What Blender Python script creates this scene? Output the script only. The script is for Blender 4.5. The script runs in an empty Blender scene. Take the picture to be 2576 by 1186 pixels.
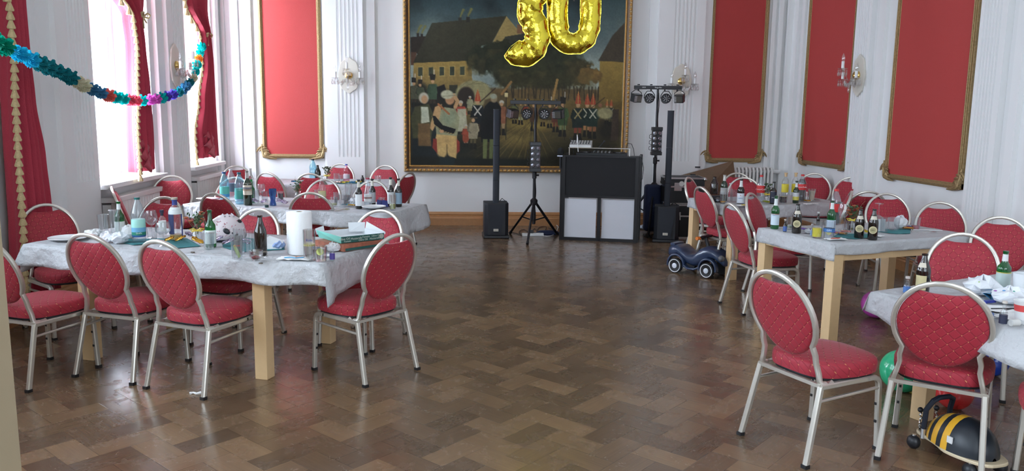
import bpy, bmesh, math, random
import numpy as np
from math import sin, cos, pi, radians as R
from mathutils import Vector as V, Matrix as M4
random.seed(7)
SC = bpy.context.scene
COL = SC.collection

# ------------------------------------------------------------------ camera
CAMH, F, PITCH, ROLL, YAW = 1.65, 2000.0, 8.732, .727, 3.574
_p, _r, _y = R(PITCH), R(ROLL), R(YAW)
FW = V((sin(_y)*cos(_p), cos(_y)*cos(_p), -sin(_p)))
_R0 = V((cos(_y), -sin(_y), 0)); _U0 = _R0.cross(FW)
RT = cos(_r)*_R0 + sin(_r)*_U0
UP = -sin(_r)*_R0 + cos(_r)*_U0
EYE = V((0, 0, CAMH))
cam_d = bpy.data.cameras.new('camera'); cam = bpy.data.objects.new('camera', cam_d); COL.objects.link(cam)
cam_d.sensor_width = 36; cam_d.lens = 36*F/2576; cam_d.clip_start = .05; cam_d.clip_end = 200
m = M4((RT, UP, -FW)).transposed().to_4x4(); m.translation = EYE; cam.matrix_world = m
SC.camera = cam
def ray(x, y): return FW + RT*((x-1288)/F) - UP*((y-593)/F)
def at(x, y, z=0.):                      # where a photo point meets a level plane
    d = ray(x, y); return EYE + d*((z-CAMH)/d.z)
def atY(x, y, Y): d = ray(x, y); return EYE + d*(Y/d.y)
def atX(x, y, X): d = ray(x, y); return EYE + d*(X/d.x)
def proj_y(p):
    v = p-EYE; return 593-F*v.dot(UP)/v.dot(FW)
def height(x, yb, yt, z=0.):             # height of an upright thing standing at (x,yb) that reaches yt
    g = at(x, yb, z); lo, hi = 0., 3.
    for _ in range(40):
        mid = (lo+hi)/2
        if proj_y(g+V((0, 0, mid))) > yt: lo = mid
        else: hi = mid
    return lo

# ------------------------------------------------------------------ sky, light, exposure
W = bpy.data.worlds.new('sky'); SC.world = W; W.use_nodes = True
wn = W.node_tree; wn.nodes.clear()
bg = wn.nodes.new('ShaderNodeBackground'); wo = wn.nodes.new('ShaderNodeOutputWorld')
bg.inputs[0].default_value = (.80, .90, 1.0, 1); bg.inputs[1].default_value = 3.2
wn.links.new(bg.outputs[0], wo.inputs[0])
SC.view_settings.view_transform = 'Standard'; SC.view_settings.look = 'None'
SC.view_settings.gamma = 1; SC.view_settings.exposure = 0.62
SC.view_settings.use_curve_mapping = False
XL, XR, YB, YF, H = -3.45, 4.85, 11.75, -1.6, 5.2
# daylight: one soft lamp outside every window opening of the left wall (Y centre, width)
WINS = [(8.40, 1.54), (10.76, 1.25), (4.6, 1.5), (2.85, 1.4), (0.3, 1.5)]
def daylight(y, w, e, x=XL-.62, ry=R(-90), zc=2.65, hh=3.3, col=(.78, .885, 1.0)):
    ld = bpy.data.lights.new('daylight', 'AREA'); ld.shape = 'RECTANGLE'; ld.size = hh; ld.size_y = w
    ld.energy = e; ld.color = col
    o = bpy.data.objects.new('daylight', ld); COL.objects.link(o); o.location = (x, y, zc)
    o.rotation_euler = (0, ry, 0); return o
for (y, w), e in zip(WINS, (410, 400, 80, 140, 120)): daylight(y, w, e)
daylight(1.5, 4.2, 22, x=1.5).matrix_world = M4.Translation((1.5, YF-.35, 2.6)) @ M4.Rotation(R(90), 4, 'X') @ M4.Rotation(R(90), 4, 'Z')  # fill lamp added behind the camera to brighten the foreground

# ------------------------------------------------------------------ materials
def nmat(name): 
    m = bpy.data.materials.new(name); m.use_nodes = True
    nt = m.node_tree; return m, nt, nt.nodes['Principled BSDF']
def mat(name, col, rough=.6, metal=0., bump=0., bscale=40., var=0., coat=0., alpha=None, emit=0., sheen=0., ior=None, spec=None, bdist=.01):
    m, nt, b = nmat(name); L = nt.links.new
    c = tuple(col)+(1,)
    b.inputs['Base Color'].default_value = c
    b.inputs['Roughness'].default_value = rough; b.inputs['Metallic'].default_value = metal
    b.inputs['Coat Weight'].default_value = coat
    if sheen: b.inputs['Sheen Weight'].default_value = sheen
    if spec is not None: b.inputs['Specular IOR Level'].default_value = spec
    if emit: b.inputs['Emission Color'].default_value = c; b.inputs['Emission Strength'].default_value = emit
    if bump or var:
        tc = nt.nodes.new('ShaderNodeTexCoord'); n = nt.nodes.new('ShaderNodeTexNoise')
        n.inputs['Scale'].default_value = bscale; n.inputs['Detail'].default_value = 4
        L(tc.outputs['Object'], n.inputs['Vector'])
        if bump:
            bp = nt.nodes.new('ShaderNodeBump'); bp.inputs['Strength'].default_value = bump; bp.inputs['Distance'].default_value = bdist
            L(n.outputs['Fac'], bp.inputs['Height']); L(bp.outputs[0], b.inputs['Normal'])
        if var:
            mx = nt.nodes.new('ShaderNodeMix'); mx.data_type = 'RGBA'
            mx.inputs[6].default_value = tuple(x*(1-var) for x in col)+(1,); mx.inputs[7].default_value = tuple(min(1, x*(1+var)) for x in col)+(1,)
            L(n.outputs['Fac'], mx.inputs[0]); L(mx.outputs[2], b.inputs['Base Color'])
    return m
def glass(name, col, refl=.08, body=None, bodyf=0.):
    m = bpy.data.materials.new(name); m.use_nodes = True; nt = m.node_tree; nt.nodes.clear(); L = nt.links.new
    o = nt.nodes.new('ShaderNodeOutputMaterial'); t = nt.nodes.new('ShaderNodeBsdfTransparent'); t.inputs[0].default_value = tuple(col)+(1,)
    g = nt.nodes.new('ShaderNodeBsdfGlossy'); g.inputs['Roughness'].default_value = .06
    lw = nt.nodes.new('ShaderNodeLayerWeight'); lw.inputs[0].default_value = .35
    mr = nt.nodes.new('ShaderNodeMapRange'); mr.inputs['To Min'].default_value = refl; mr.inputs['To Max'].default_value = .75
    pw = nt.nodes.new('ShaderNodeMath'); pw.operation = 'POWER'; pw.inputs[1].default_value = 2.2
    L(lw.outputs['Facing'], pw.inputs[0]); L(pw.outputs[0], mr.inputs['Value'])
    mx = nt.nodes.new('ShaderNodeMixShader'); L(mr.outputs[0], mx.inputs[0]); L(g.outputs[0], mx.inputs[2])
    if body:
        d = nt.nodes.new('ShaderNodeBsdfDiffuse'); d.inputs[0].default_value = tuple(body)+(1,)
        m2 = nt.nodes.new('ShaderNodeMixShader'); m2.inputs[0].default_value = bodyf
        L(t.outputs[0], m2.inputs[1]); L(d.outputs[0], m2.inputs[2]); L(m2.outputs[0], mx.inputs[1])
    else: L(t.outputs[0], mx.inputs[1])
    L(mx.outputs[0], o.inputs[0]); return m
def s2l(r, g, b): return tuple((x/255/12.92 if x <= 10 else ((x/255+.055)/1.055)**2.4) for x in (r, g, b))

def fabric(name, axis, col, bump=.5, dots=1.0):
    """red jacquard with a stitched diamond lattice and small yellow dots"""
    m, nt, b = nmat(name); L = nt.links.new; N = nt.nodes.new
    tc = N('ShaderNodeTexCoord'); sx = N('ShaderNodeSeparateXYZ'); L(tc.outputs['Object'], sx.inputs[0])
    def mth(op, a, b2=None, v=None):
        n = N('ShaderNodeMath'); n.operation = op
        L(a, n.inputs[0])
        if b2 is not None: L(b2, n.inputs[1])
        if v is not None: n.inputs[1].default_value = v
        return n.outputs[0]
    u = sx.outputs['X']; w = sx.outputs[axis]
    if axis == 'Y': zz = mth('MULTIPLY', sx.outputs['Z'], v=.7); u = mth('ADD', u, zz); w = mth('ADD', w, zz)
    S = 1/.056
    ps = mth('MULTIPLY', mth('ADD', u, w), v=S); qs = mth('MULTIPLY', mth('SUBTRACT', u, w), v=S)
    def fr(x):
        return mth('ABSOLUTE', mth('SUBTRACT', mth('FRACT', mth('ADD', x, v=100.)), v=.5))   # 0 at line .. .5
    fp, fq = fr(ps), fr(qs)
    mn = mth('MINIMUM', fp, fq); mxx = mth('MAXIMUM', fp, fq)
    dot = mth('LESS_THAN', mxx, v=.058)
    rr = N('ShaderNodeMapRange'); rr.inputs['From Min'].default_value = .0; rr.inputs['From Max'].default_value = .10; L(mn, rr.inputs['Value'])
    c1 = N('ShaderNodeMix'); c1.data_type = 'RGBA'; L(rr.outputs[0], c1.inputs[0])
    c1.inputs[6].default_value = tuple(x*.78 for x in col)+(1,); c1.inputs[7].default_value = tuple(col)+(1,)
    c2 = N('ShaderNodeMix'); c2.data_type = 'RGBA'; L(mth('MULTIPLY', dot, v=dots), c2.inputs[0]); L(c1.outputs[2], c2.inputs[6]); c2.inputs[7].default_value = (.72, .32, .13, 1)
    nz = N('ShaderNodeTexNoise'); nz.inputs['Scale'].default_value = 350; L(tc.outputs['Object'], nz.inputs['Vector'])
    hsum = mth('ADD', rr.outputs[0], mth('MULTIPLY', nz.outputs['Fac'], v=.25))
    bp = N('ShaderNodeBump'); bp.inputs['Strength'].default_value = bump; bp.inputs['Distance'].default_value = .003
    L(hsum, bp.inputs['Height']); L(bp.outputs[0], b.inputs['Normal'])
    L(c2.outputs[2], b.inputs['Base Color']); b.inputs['Roughness'].default_value = .62
    b.inputs['Sheen Weight'].default_value = .12; b.inputs['Sheen Roughness'].default_value = .4
    return m

RED = (.37, .020, .038)
Mt = {}
Mt['fab_back'] = fabric('red_fabric_back', 'Z', RED)
Mt['fab_seat'] = fabric('red_fabric_seat', 'Y', RED)
Mt['frame'] = mat('chair_metal', (.64, .61, .55), .30, .68, var=.06, bscale=30)
Mt['rubber'] = mat('black_rubber', (.012, .012, .014), .5)
Mt['black'] = mat('black_plastic', (.012, .013, .017), .42)
Mt['blackm'] = mat('black_metal', (.015, .015, .018), .35, .3)
Mt['wall'] = mat('wall_paint', (.80, .80, .80), .75)
Mt['trimw'] = mat('trim_paint', (.84, .84, .84), .6)
Mt['ceil'] = mat('ceiling_paint', (.82, .82, .80), .8)
Mt['winw'] = mat('window_paint', (.85, .82, .82), .45)
Mt['panelred'] = mat('panel_red_damask', (.46, .048, .045), .7, bump=.3, bscale=220, var=.05)
Mt['gilt'] = mat('old_gilt', (.36, .25, .12), .45, .55, bump=.6, bscale=60, var=.45)
Mt['gold'] = mat('gold_frame', (.50, .27, .08), .35, .7, bump=.7, bscale=80, var=.4)
Mt['golddark'] = mat('frame_brown', (.16, .10, .06), .45, .2, bump=.4, bscale=90, var=.5)
Mt['skirt'] = mat('oak_skirting', (.42, .20, .08), .4, bump=.1, bscale=20, var=.18)
Mt['beech'] = mat('beech_wood', (.72, .50, .27), .45, bump=.05, bscale=30, var=.06)
Mt['paper'] = mat('cloth_paper', (.47, .475, .49), .5, bump=1., bscale=17, var=.05, bdist=.02)
Mt['curtain'] = mat('curtain_red', (.44, .03, .06), .75, bump=.3, bscale=120, var=.12, sheen=.1)
Mt['fringe'] = mat('fringe_gold', (.62, .48, .26), .8, bump=.6, bscale=150, var=.25)
Mt['radiator'] = mat('radiator_enamel', (.78, .77, .75), .4)
Mt['white'] = mat('white_paper', (.83, .83, .83), .7, bump=.15, bscale=60)
Mt['whitep'] = mat('white_plastic', (.80, .80, .80), .35)
Mt['scrim'] = mat('white_scrim', (.62, .63, .68), .85, bump=.1, bscale=8, var=.03)
Mt['brass'] = mat('brass', (.75, .52, .18), .2, 1.)
Mt['teal'] = mat('teal_felt', (.04, .20, .22), .85, bump=.2, bscale=200)
Mt['ceramic'] = mat('white_ceramic', (.85, .85, .86), .15, coat=.5)
Mt['steel'] = mat('steel', (.62, .62, .62), .22, 1.)
Mt['beige'] = mat('beige_paint', (.42, .34, .22), .6, var=.04, bscale=6)
Mt['brownwood'] = mat('dark_walnut', (.17, .10, .055), .4, bump=.15, bscale=18, var=.2)
Mt['navy'] = mat('navy_fabric', (.012, .02, .06), .8)
Mt['clear'] = glass('clear_glass', (.965, .975, .98), .07, (.8, .85, .9), .03)
Mt['clearpet'] = glass('clear_pet', (.88, .93, .96), .10, (.7, .8, .85), .10)
Mt['bluepet'] = glass('blue_pet', (.60, .85, .95), .12, (.35, .7, .8), .16)
Mt['greeng'] = glass('green_glass', (.03, .42, .12), .08, (.01, .22, .06), .25)
Mt['greend'] = glass('dark_green_glass', (.05, .12, .04), .08, (.02, .05, .02), .5)
Mt['brown'] = glass('brown_glass', (.05, .02, .008), .08, (.02, .012, .008), .6)
Mt['pink'] = glass('pink_pet', (.95, .62, .72), .1)
Mt['blueg'] = glass('blue_glass', (.12, .45, .80), .1, (.05, .3, .6), .2)
Mt['crystal'] = glass('crystal', (.97, .97, .97), .22)
Mt['winglass'] = glass('window_glass', (.96, .98, 1), .04)
def C3(name, col, **k):
    if name not in Mt: Mt[name] = mat(name, col, **k)
    return Mt[name]

# ------------------------------------------------------------------ mesh builder
class MB:
    def __init__(s): s.v = []; s.f = []; s.mi = []
    def add(s, vs, fs, mi=0, T=None):
        b = len(s.v)
        s.v += [tuple(T @ V(p)) if T else tuple(p) for p in vs]
        s.f += [tuple(b+i for i in f) for f in fs]; s.mi += [mi]*len(fs); return s
    def box(s, c, d, rz=0, mi=0, T=None):
        x, y, z = d[0]/2, d[1]/2, d[2]/2
        vs = [(i*x, j*y, k*z) for i in (-1, 1) for j in (-1, 1) for k in (-1, 1)]
        fs = [(0, 1, 3, 2), (4, 6, 7, 5), (0, 4, 5, 1), (2, 3, 7, 6), (0, 2, 6, 4), (1, 5, 7, 3)]
        A = M4.Translation(c) @ M4.Rotation(rz, 4, 'Z')
        return s.add(vs, fs, mi, (T @ A) if T else A)
    def prism(s, poly, z0, z1, mi=0, T=None):
        n = len(poly); vs = [(x, y, z0) for x, y in poly]+[(x, y, z1) for x, y in poly]
        fs = [tuple(range(n))[::-1], tuple(range(n, 2*n))]+[(i, (i+1) % n, n+(i+1) % n, n+i) for i in range(n)]
        return s.add(vs, fs, mi, T)
    def lathe(s, prof, n=20, c=(0, 0, 0), mi=0, T=None, sx=1, sy=1, caps=True):
        vs = []; fs = []; k = len(prof)
        for r, z in prof:
            for i in range(n):
                a = 2*pi*i/n; vs.append((c[0]+r*cos(a)*sx, c[1]+r*sin(a)*sy, c[2]+z))
        for j in range(k-1):
            for i in range(n):
                i2 = (i+1) % n; fs.append((j*n+i, j*n+i2, (j+1)*n+i2, (j+1)*n+i))
        if caps and prof[0][0] > 1e-6: fs.append(tuple(range(n))[::-1])
        if caps and prof[-1][0] > 1e-6: fs.append(tuple((k-1)*n+i for i in range(n)))
        return s.add(vs, fs, mi, T)
    def ell(s, c, r, n=16, mi=0, T=None):
        m_ = max(6, n//2); prof = [(sin(pi*j/m_), -cos(pi*j/m_)) for j in range(m_+1)]
        prof[0] = (1e-4, -1); prof[-1] = (1e-4, 1)
        A = M4.Translation(c) @ M4.Diagonal((r[0], r[1], r[2], 1))
        return s.lathe(prof, n, mi=mi, T=(T @ A) if T else A)
    def sweep(s, pts, sec, ref=None, closed=False, mi=0, scales=None, T=None):
        pts = [V(p) for p in pts]; n = len(pts); k = len(sec); vs = []; fs = []
        pn = None
        for i, p in enumerate(pts):
            a = pts[i-1] if (i > 0 or closed) else p; b = pts[(i+1) % n] if (i < n-1 or closed) else p
            t = (b-a).normalized()
            if ref is not None: u = t.cross(V(ref))
            else:
                if pn is None: pn = t.orthogonal()
                u = pn - t*pn.dot(t)
            if u.length < 1e-6: u = t.orthogonal()
            u.normalize(); w = u.cross(t).normalized(); pn = u
            sc = scales[i] if scales else 1
            for (x, y) in sec: vs.append(p+u*x*sc+w*y*sc)
        for i in range(n if closed else n-1):
            i2 = (i+1) % n
            for j in range(k):
                j2 = (j+1) % k; fs.append((i*k+j, i*k+j2, i2*k+j2, i2*k+j))
        if not closed: fs += [tuple(range(k))[::-1], tuple((n-1)*k+j for j in range(k))]
        return s.add(vs, fs, mi, T)
    def tube(s, pts, r, n=8, closed=False, mi=0, scales=None, T=None):
        return s.sweep(pts, [(r*cos(2*pi*i/n), r*sin(2*pi*i/n)) for i in range(n)], None, closed, mi, scales, T)
    def grid(s, rows, mi=0, closed=False, T=None):
        h = len(rows); w = len(rows[0]); vs = [p for r_ in rows for p in r_]
        fs = [(j*w+i, j*w+(i+1) % w, (j+1)*w+(i+1) % w, (j+1)*w+i) for j in range(h-1) for i in range(w if closed else w-1)]
        return s.add(vs, fs, mi, T)
    def build(s, name, mats, parent=None, smooth=True, ang=40, loc=None, rz=None, bevel=0, solid=0, subd=0):
        me = bpy.data.meshes.new(name); me.from_pydata(s.v, [], s.f)
        if not isinstance(mats, (list, tuple)): mats = [mats]
        for m_ in mats: me.materials.append(m_)
        me.polygons.foreach_set('material_index', s.mi)
        bm = bmesh.new(); bm.from_mesh(me); bmesh.ops.recalc_face_normals(bm, faces=bm.faces)
        if smooth:
            for e in bm.edges: e.smooth = len(e.link_faces) != 2 or e.calc_face_angle(0) < R(ang)
            for f in bm.faces: f.smooth = True
        bm.to_mesh(me); bm.free()
        o = bpy.data.objects.new(name, me); COL.objects.link(o)
        if parent: o.parent = parent
        if loc is not None: o.location = loc
        if rz is not None: o.rotation_euler = (0, 0, rz)
        if bevel:
            b = o.modifiers.new('bevel', 'BEVEL'); b.width = bevel; b.segments = 2; b.limit_method = 'ANGLE'; b.angle_limit = R(50)
        if solid:
            b = o.modifiers.new('solid', 'SOLIDIFY'); b.thickness = solid
        if subd:
            b = o.modifiers.new('sub', 'SUBSURF'); b.levels = subd; b.render_levels = subd
        return o
def tag(o, label, cat, group=None, kind=None):
    o['label'] = label; o['category'] = cat
    if group: o['group'] = group
    if kind: o['kind'] = kind
    return o
def thing(name, label, cat, loc=(0, 0, 0), rz=0, group=None):
    o = bpy.data.objects.new(name, None); COL.objects.link(o); o.empty_display_size = .1
    o.location = loc; o.rotation_euler = (0, 0, rz); return tag(o, label, cat, group)
def struct(o): o['kind'] = 'structure'; return o
KIDS = {}
def copy_tree(o, parent=None):
    c = o.copy(); COL.objects.link(c)
    if parent: c.parent = parent
    for ch in KIDS.setdefault(o.name, [x for x in COL.objects if x.parent == o]): copy_tree(ch, c)
    return c
def rrect(w, h, r, n=3):
    out = []
    for (cx, cy, a0) in ((w/2-r, h/2-r, 0), (-w/2+r, h/2-r, 90), (-w/2+r, -h/2+r, 180), (w/2-r, -h/2+r, 270)):
        for i in range(n+1):
            a = R(a0+90*i/n); out.append((cx+r*cos(a), cy+r*sin(a)))
    return out
_tc = {}
def lettering(text, size, name, m_, parent, loc, rot, ext=.0004, sx=1):
    cu = bpy.data.curves.new('t', 'FONT'); cu.body = text; cu.size = size; cu.extrude = ext; cu.align_x = 'CENTER'; cu.align_y = 'CENTER'
    cu.resolution_u = 2
    o = bpy.data.objects.new('t', cu); COL.objects.link(o)
    dg = bpy.context.evaluated_depsgraph_get(); me = bpy.data.meshes.new_from_object(o.evaluated_get(dg)); bpy.data.objects.remove(o)
    o = bpy.data.objects.new(name, me); COL.objects.link(o); me.materials.clear(); me.materials.append(m_)
    o.parent = parent; o.location = loc; o.rotation_euler = rot; o.scale = (sx, 1, 1)
    return o
# ------------------------------------------------------------------ room shell
def floor():
    mb = MB(); rnd = []; uvs = []
    Wd, Ln = .145, .29; ang = R(46); ca, sa = cos(ang), sin(ang); cx, cy = .7, 5.0
    def q(x0, y0, w, h, vert):
        mx, my = x0+w/2, y0+h/2; X = cx+ca*mx-sa*my; Y = cy+sa*mx+ca*my
        if not (XL-.35 < X < XR+.3 and YF-.3 < Y < YB+.3): return
        c = [(x0, y0), (x0+w, y0), (x0+w, y0+h), (x0, y0+h)]
        b = len(mb.v); mb.v += [(cx+ca*x-sa*y, cy+sa*x+ca*y, 0) for x, y in c]; mb.f.append((b, b+1, b+2, b+3)); mb.mi.append(0)
        rnd.append(random.random())
        u = [(0, 0), (1, 0), (1, 1), (0, 1)]
        if vert: u = [(0, 1), (0, 0), (1, 0), (1, 1)]
        uvs.append(u)
    for k in range(-90, 90):
        for m_ in range(-45, 45):
            ox, oy = k*Wd+m_*Ln, k*Wd-m_*Ln
            q(ox, oy, Ln, Wd, False); q(ox+Ln, oy+Wd-Ln, Wd, Ln, True)
    me = bpy.data.meshes.new('floor'); me.from_pydata(mb.v, [], mb.f)
    at_ = me.attributes.new('plank', 'FLOAT', 'FACE'); at_.data.foreach_set('value', rnd)
    uv = me.uv_layers.new(name='UVMap'); uv.data.foreach_set('uv', [c for u in uvs for p in u for c in p])
    m_, nt, b = nmat('parquet'); L = nt.links.new; N = nt.nodes.new
    a = N('ShaderNodeAttribute'); a.attribute_name = 'plank'
    tc = N('ShaderNodeTexCoord'); uvn = N('ShaderNodeUVMap')
    nz = N('ShaderNodeTexNoise'); nz.inputs['Scale'].default_value = 1.3; nz.inputs['Detail'].default_value = 6; nz.inputs['Roughness'].default_value = .6; L(tc.outputs['Object'], nz.inputs['Vector'])
    mp = N('ShaderNodeMapping'); mp.inputs['Scale'].default_value = (1.2, 14, 1); L(uvn.outputs[0], mp.inputs[0])
    ad = N('ShaderNodeVectorMath'); ad.operation = 'ADD'; L(mp.outputs[0], ad.inputs[0])
    cb = N('ShaderNodeCombineXYZ'); L(a.outputs['Fac'], cb.inputs[2]); sc_ = N('ShaderNodeVectorMath'); sc_.operation = 'SCALE'; sc_.inputs['Scale'].default_value = 50; L(cb.outputs[0], sc_.inputs[0]); L(sc_.outputs[0], ad.inputs[1])
    gr = N('ShaderNodeTexNoise'); gr.inputs['Scale'].default_value = 1.; gr.inputs['Detail'].default_value = 3; L(ad.outputs[0], gr.inputs['Vector'])
    cr = N('ShaderNodeValToRGB'); cr.color_ramp.elements[0].color = (.066, .040, .023, 1); cr.color_ramp.elements[1].color = (.29, .175, .090, 1)
    e = cr.color_ramp.elements.new(.5); e.color = (.142, .086, .048, 1)
    def mth(op, x, y=None, v=None):
        n = N('ShaderNodeMath'); n.operation = op; L(x, n.inputs[0])
        if y is not None: L(y, n.inputs[1])
        if v is not None: n.inputs[1].default_value = v
        return n.outputs[0]
    f1 = mth('ADD', mth('MULTIPLY', a.outputs['Fac'], v=.52), mth('MULTIPLY', nz.outputs['Fac'], v=.45))
    f2 = mth('SUBTRACT', mth('ADD', f1, mth('MULTIPLY', gr.outputs['Fac'], v=.35)), v=.19)
    L(f2, cr.inputs[0])
    sx = N('ShaderNodeSeparateXYZ'); L(uvn.outputs[0], sx.inputs[0])
    ex = mth('MULTIPLY', mth('SUBTRACT', mth('ABSOLUTE', mth('SUBTRACT', sx.outputs[0], v=.5)), v=.5), v=-2)
    ey = mth('MULTIPLY', mth('SUBTRACT', mth('ABSOLUTE', mth('SUBTRACT', sx.outputs[1], v=.5)), v=.5), v=-1)
    ed = mth('MINIMUM', ex, ey); mr = N('ShaderNodeMapRange'); mr.inputs['From Max'].default_value = .016; mr.inputs['To Min'].default_value = .45; L(ed, mr.inputs['Value'])
    mx = N('ShaderNodeMix'); mx.data_type = 'RGBA'; mx.blend_type = 'MULTIPLY'; mx.inputs[0].default_value = 1
    L(cr.outputs[0], mx.inputs[6]); L(mr.outputs[0], mx.inputs[7]); L(mx.outputs[2], b.inputs['Base Color'])
    # worn varnish: scuffed, blotchy gloss
    n2 = N('ShaderNodeTexNoise'); n2.inputs['Scale'].default_value = 7; n2.inputs['Detail'].default_value = 8; n2.inputs['Roughness'].default_value = .7; n2.inputs['Distortion'].default_value = .6; L(tc.outputs['Object'], n2.inputs['Vector'])
    rr = N('ShaderNodeMapRange'); rr.inputs['From Min'].default_value = .3; rr.inputs['From Max'].default_value = .75; rr.inputs['To Min'].default_value = .15; rr.inputs['To Max'].default_value = .36; L(n2.outputs['Fac'], rr.inputs['Value']); L(rr.outputs[0], b.inputs['Roughness'])
    n3 = N('ShaderNodeTexNoise'); n3.inputs['Scale'].default_value = 22; n3.inputs['Detail'].default_value = 5; L(tc.outputs['Object'], n3.inputs['Vector'])
    bp = N('ShaderNodeBump'); bp.inputs['Strength'].default_value = .10; bp.inputs['Distance'].default_value = .003
    L(mth('ADD', mth('MULTIPLY', n3.outputs['Fac'], v=.5), mr.outputs[0]), bp.inputs['Height']); L(bp.outputs[0], b.inputs['Normal'])
    b.inputs['Specular IOR Level'].default_value = .8
    me.materials.append(m_); o = bpy.data.objects.new('floor', me); COL.objects.link(o); return struct(o)
floor()
struct(MB().box(((XL+XR)/2, (YF+YB)/2, H+.1), (XR-XL+.6, YB-YF+.6, .2)).build('ceiling', Mt['ceil'], smooth=False))
struct(MB().box(((XL+XR)/2, YB+.1, H/2), (XR-XL+.4, .2, H)).build('wall_back', Mt['wall'], smooth=False))
struct(MB().box((XR+.1, (YF+YB)/2, H/2), (.2, YB-YF, H)).build('wall_right', Mt['wall'], smooth=False))
struct(MB().box(((XL-.2-.65)/2, YF-.1, H/2), (-.65-XL+.2, .2, H)).box(((3.65+XR+.2)/2, YF-.1, H/2), (XR+.2-3.65, .2, H)).box((1.5, YF-.1, .45), (4.3, .2, .9)).box((1.5, YF-.1, (4.25+H)/2), (4.3, .2, H-4.25)).build('wall_front', Mt['wall'], smooth=False))  # wall behind the camera; its opening is added for the fill lamp
_w = MB()
for x_ in (-.6, .8, 2.2, 3.6): _w.box((x_, YF-.1, 2.575), (.09, .09, 3.35))
for z_ in (.95, 2.9, 4.2): _w.box((1.5, YF-.1, z_), (4.2, .09, .09))
struct(_w.build('window_6', Mt['winw'], smooth=False))  # unseen window frame, added to go with the fill lamp
# left wall with its window openings (thick outer wall, deep reveals)
SILL, WTOP, TH = .90, 4.3, .55
mb = MB(); ys = sorted(WINS); prev = YF
def seg(a, b, z0, z1): mb.box((XL-TH/2, (a+b)/2, (z0+z1)/2), (TH, b-a, z1-z0))
for (yc, w) in ys:
    seg(prev, yc-w/2, 0, H); seg(yc-w/2, yc+w/2, 0, SILL-.0); seg(yc-w/2, yc+w/2, WTOP, H); prev = yc+w/2
seg(prev, YB, 0, H)
struct(mb.build('wall_left', Mt['wall'], smooth=False))
for i, (yc, w) in enumerate(WINS):
    x = XL-.42
    root = struct(MB().box((x, yc-w/2+.045, (SILL+WTOP)/2), (.09, .09, WTOP-SILL)).box((x, yc+w/2-.045, (SILL+WTOP)/2), (.09, .09, WTOP-SILL))
        .box((x, yc, SILL+.05), (.09, w-.18, .10)).box((x, yc, WTOP-.05), (.09, w-.18, .10)).build('window_%d' % (i+1), Mt['winw'], smooth=False))
    root.name = 'window_%d' % (i+1)
    MB().box((x, yc, 2.55), (.11, w-.18, .26)).build('transom', Mt['winw'], root, False)
    for z0, z1 in ((SILL+.10, 2.42), (2.68, WTOP-.10)):
        fr = MB()
        for s_ in (-1, 1):
            yy0 = yc+s_*(w/2-.09)/2
            hw = (w/2-.09)/2
            fr.box((x, yy0-hw+.03, (z0+z1)/2), (.05, .06, z1-z0)).box((x, yy0+hw-.03, (z0+z1)/2), (.05, .06, z1-z0))
            fr.box((x, yy0, z0+.035), (.05, 2*hw-.12, .07)).box((x, yy0, z1-.035), (.05, 2*hw-.12, .07))
            nz_ = 3 if z1 < 2.6 else 2
            for k in range(1, nz_): fr.box((x, yy0, z0+(z1-z0)*k/nz_), (.03, 2*hw-.12, .022))
        fr.build('sash', Mt['winw'], root, False)
    MB().box((x, yc, (SILL+.1+2.42)/2), (.006, w-.3, 1.3)).box((x, yc, (2.68+WTOP-.1)/2), (.006, w-.3, 1.3)).build('pane', Mt['winglass'], root, False)
    MB().box((XL-TH/2+.12, yc, SILL+.018), (TH+.02, w+.04, .045)).build('window_sill', Mt['trimw'], root, False, bevel=.004)
# skirting board along the back wall: three-step oak moulding
def skirting(name, a, b, wall):
    prof = [(0, 0), (-.055, 0), (-.055, .105), (-.045, .12), (-.045, .135), (-.03, .145), (-.035, .16), (-.022, .19), (0, .197)]
    mb = MB(); n = len(prof)
    vs = []
    for t in (a, b):
        for (d, z) in prof:
            vs.append((t, YB+d, z) if wall == 'B' else ((XR+d, t, z) if wall == 'R' else (XL-d, t, z)))
    fs = [(i, (i+1) % n, n+(i+1) % n, n+i) for i in range(n)]+[tuple(range(n)), tuple(range(n, 2*n))]
    mb.add(vs, fs); return struct(mb.build(name, Mt['skirt'], smooth=False))
skirting('baseboard_back', XL, XR, 'B'); skirting('baseboard_right', YF, YB-.06, 'R'); skirting('baseboard_left', YF, YB-.06, 'L')

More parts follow.
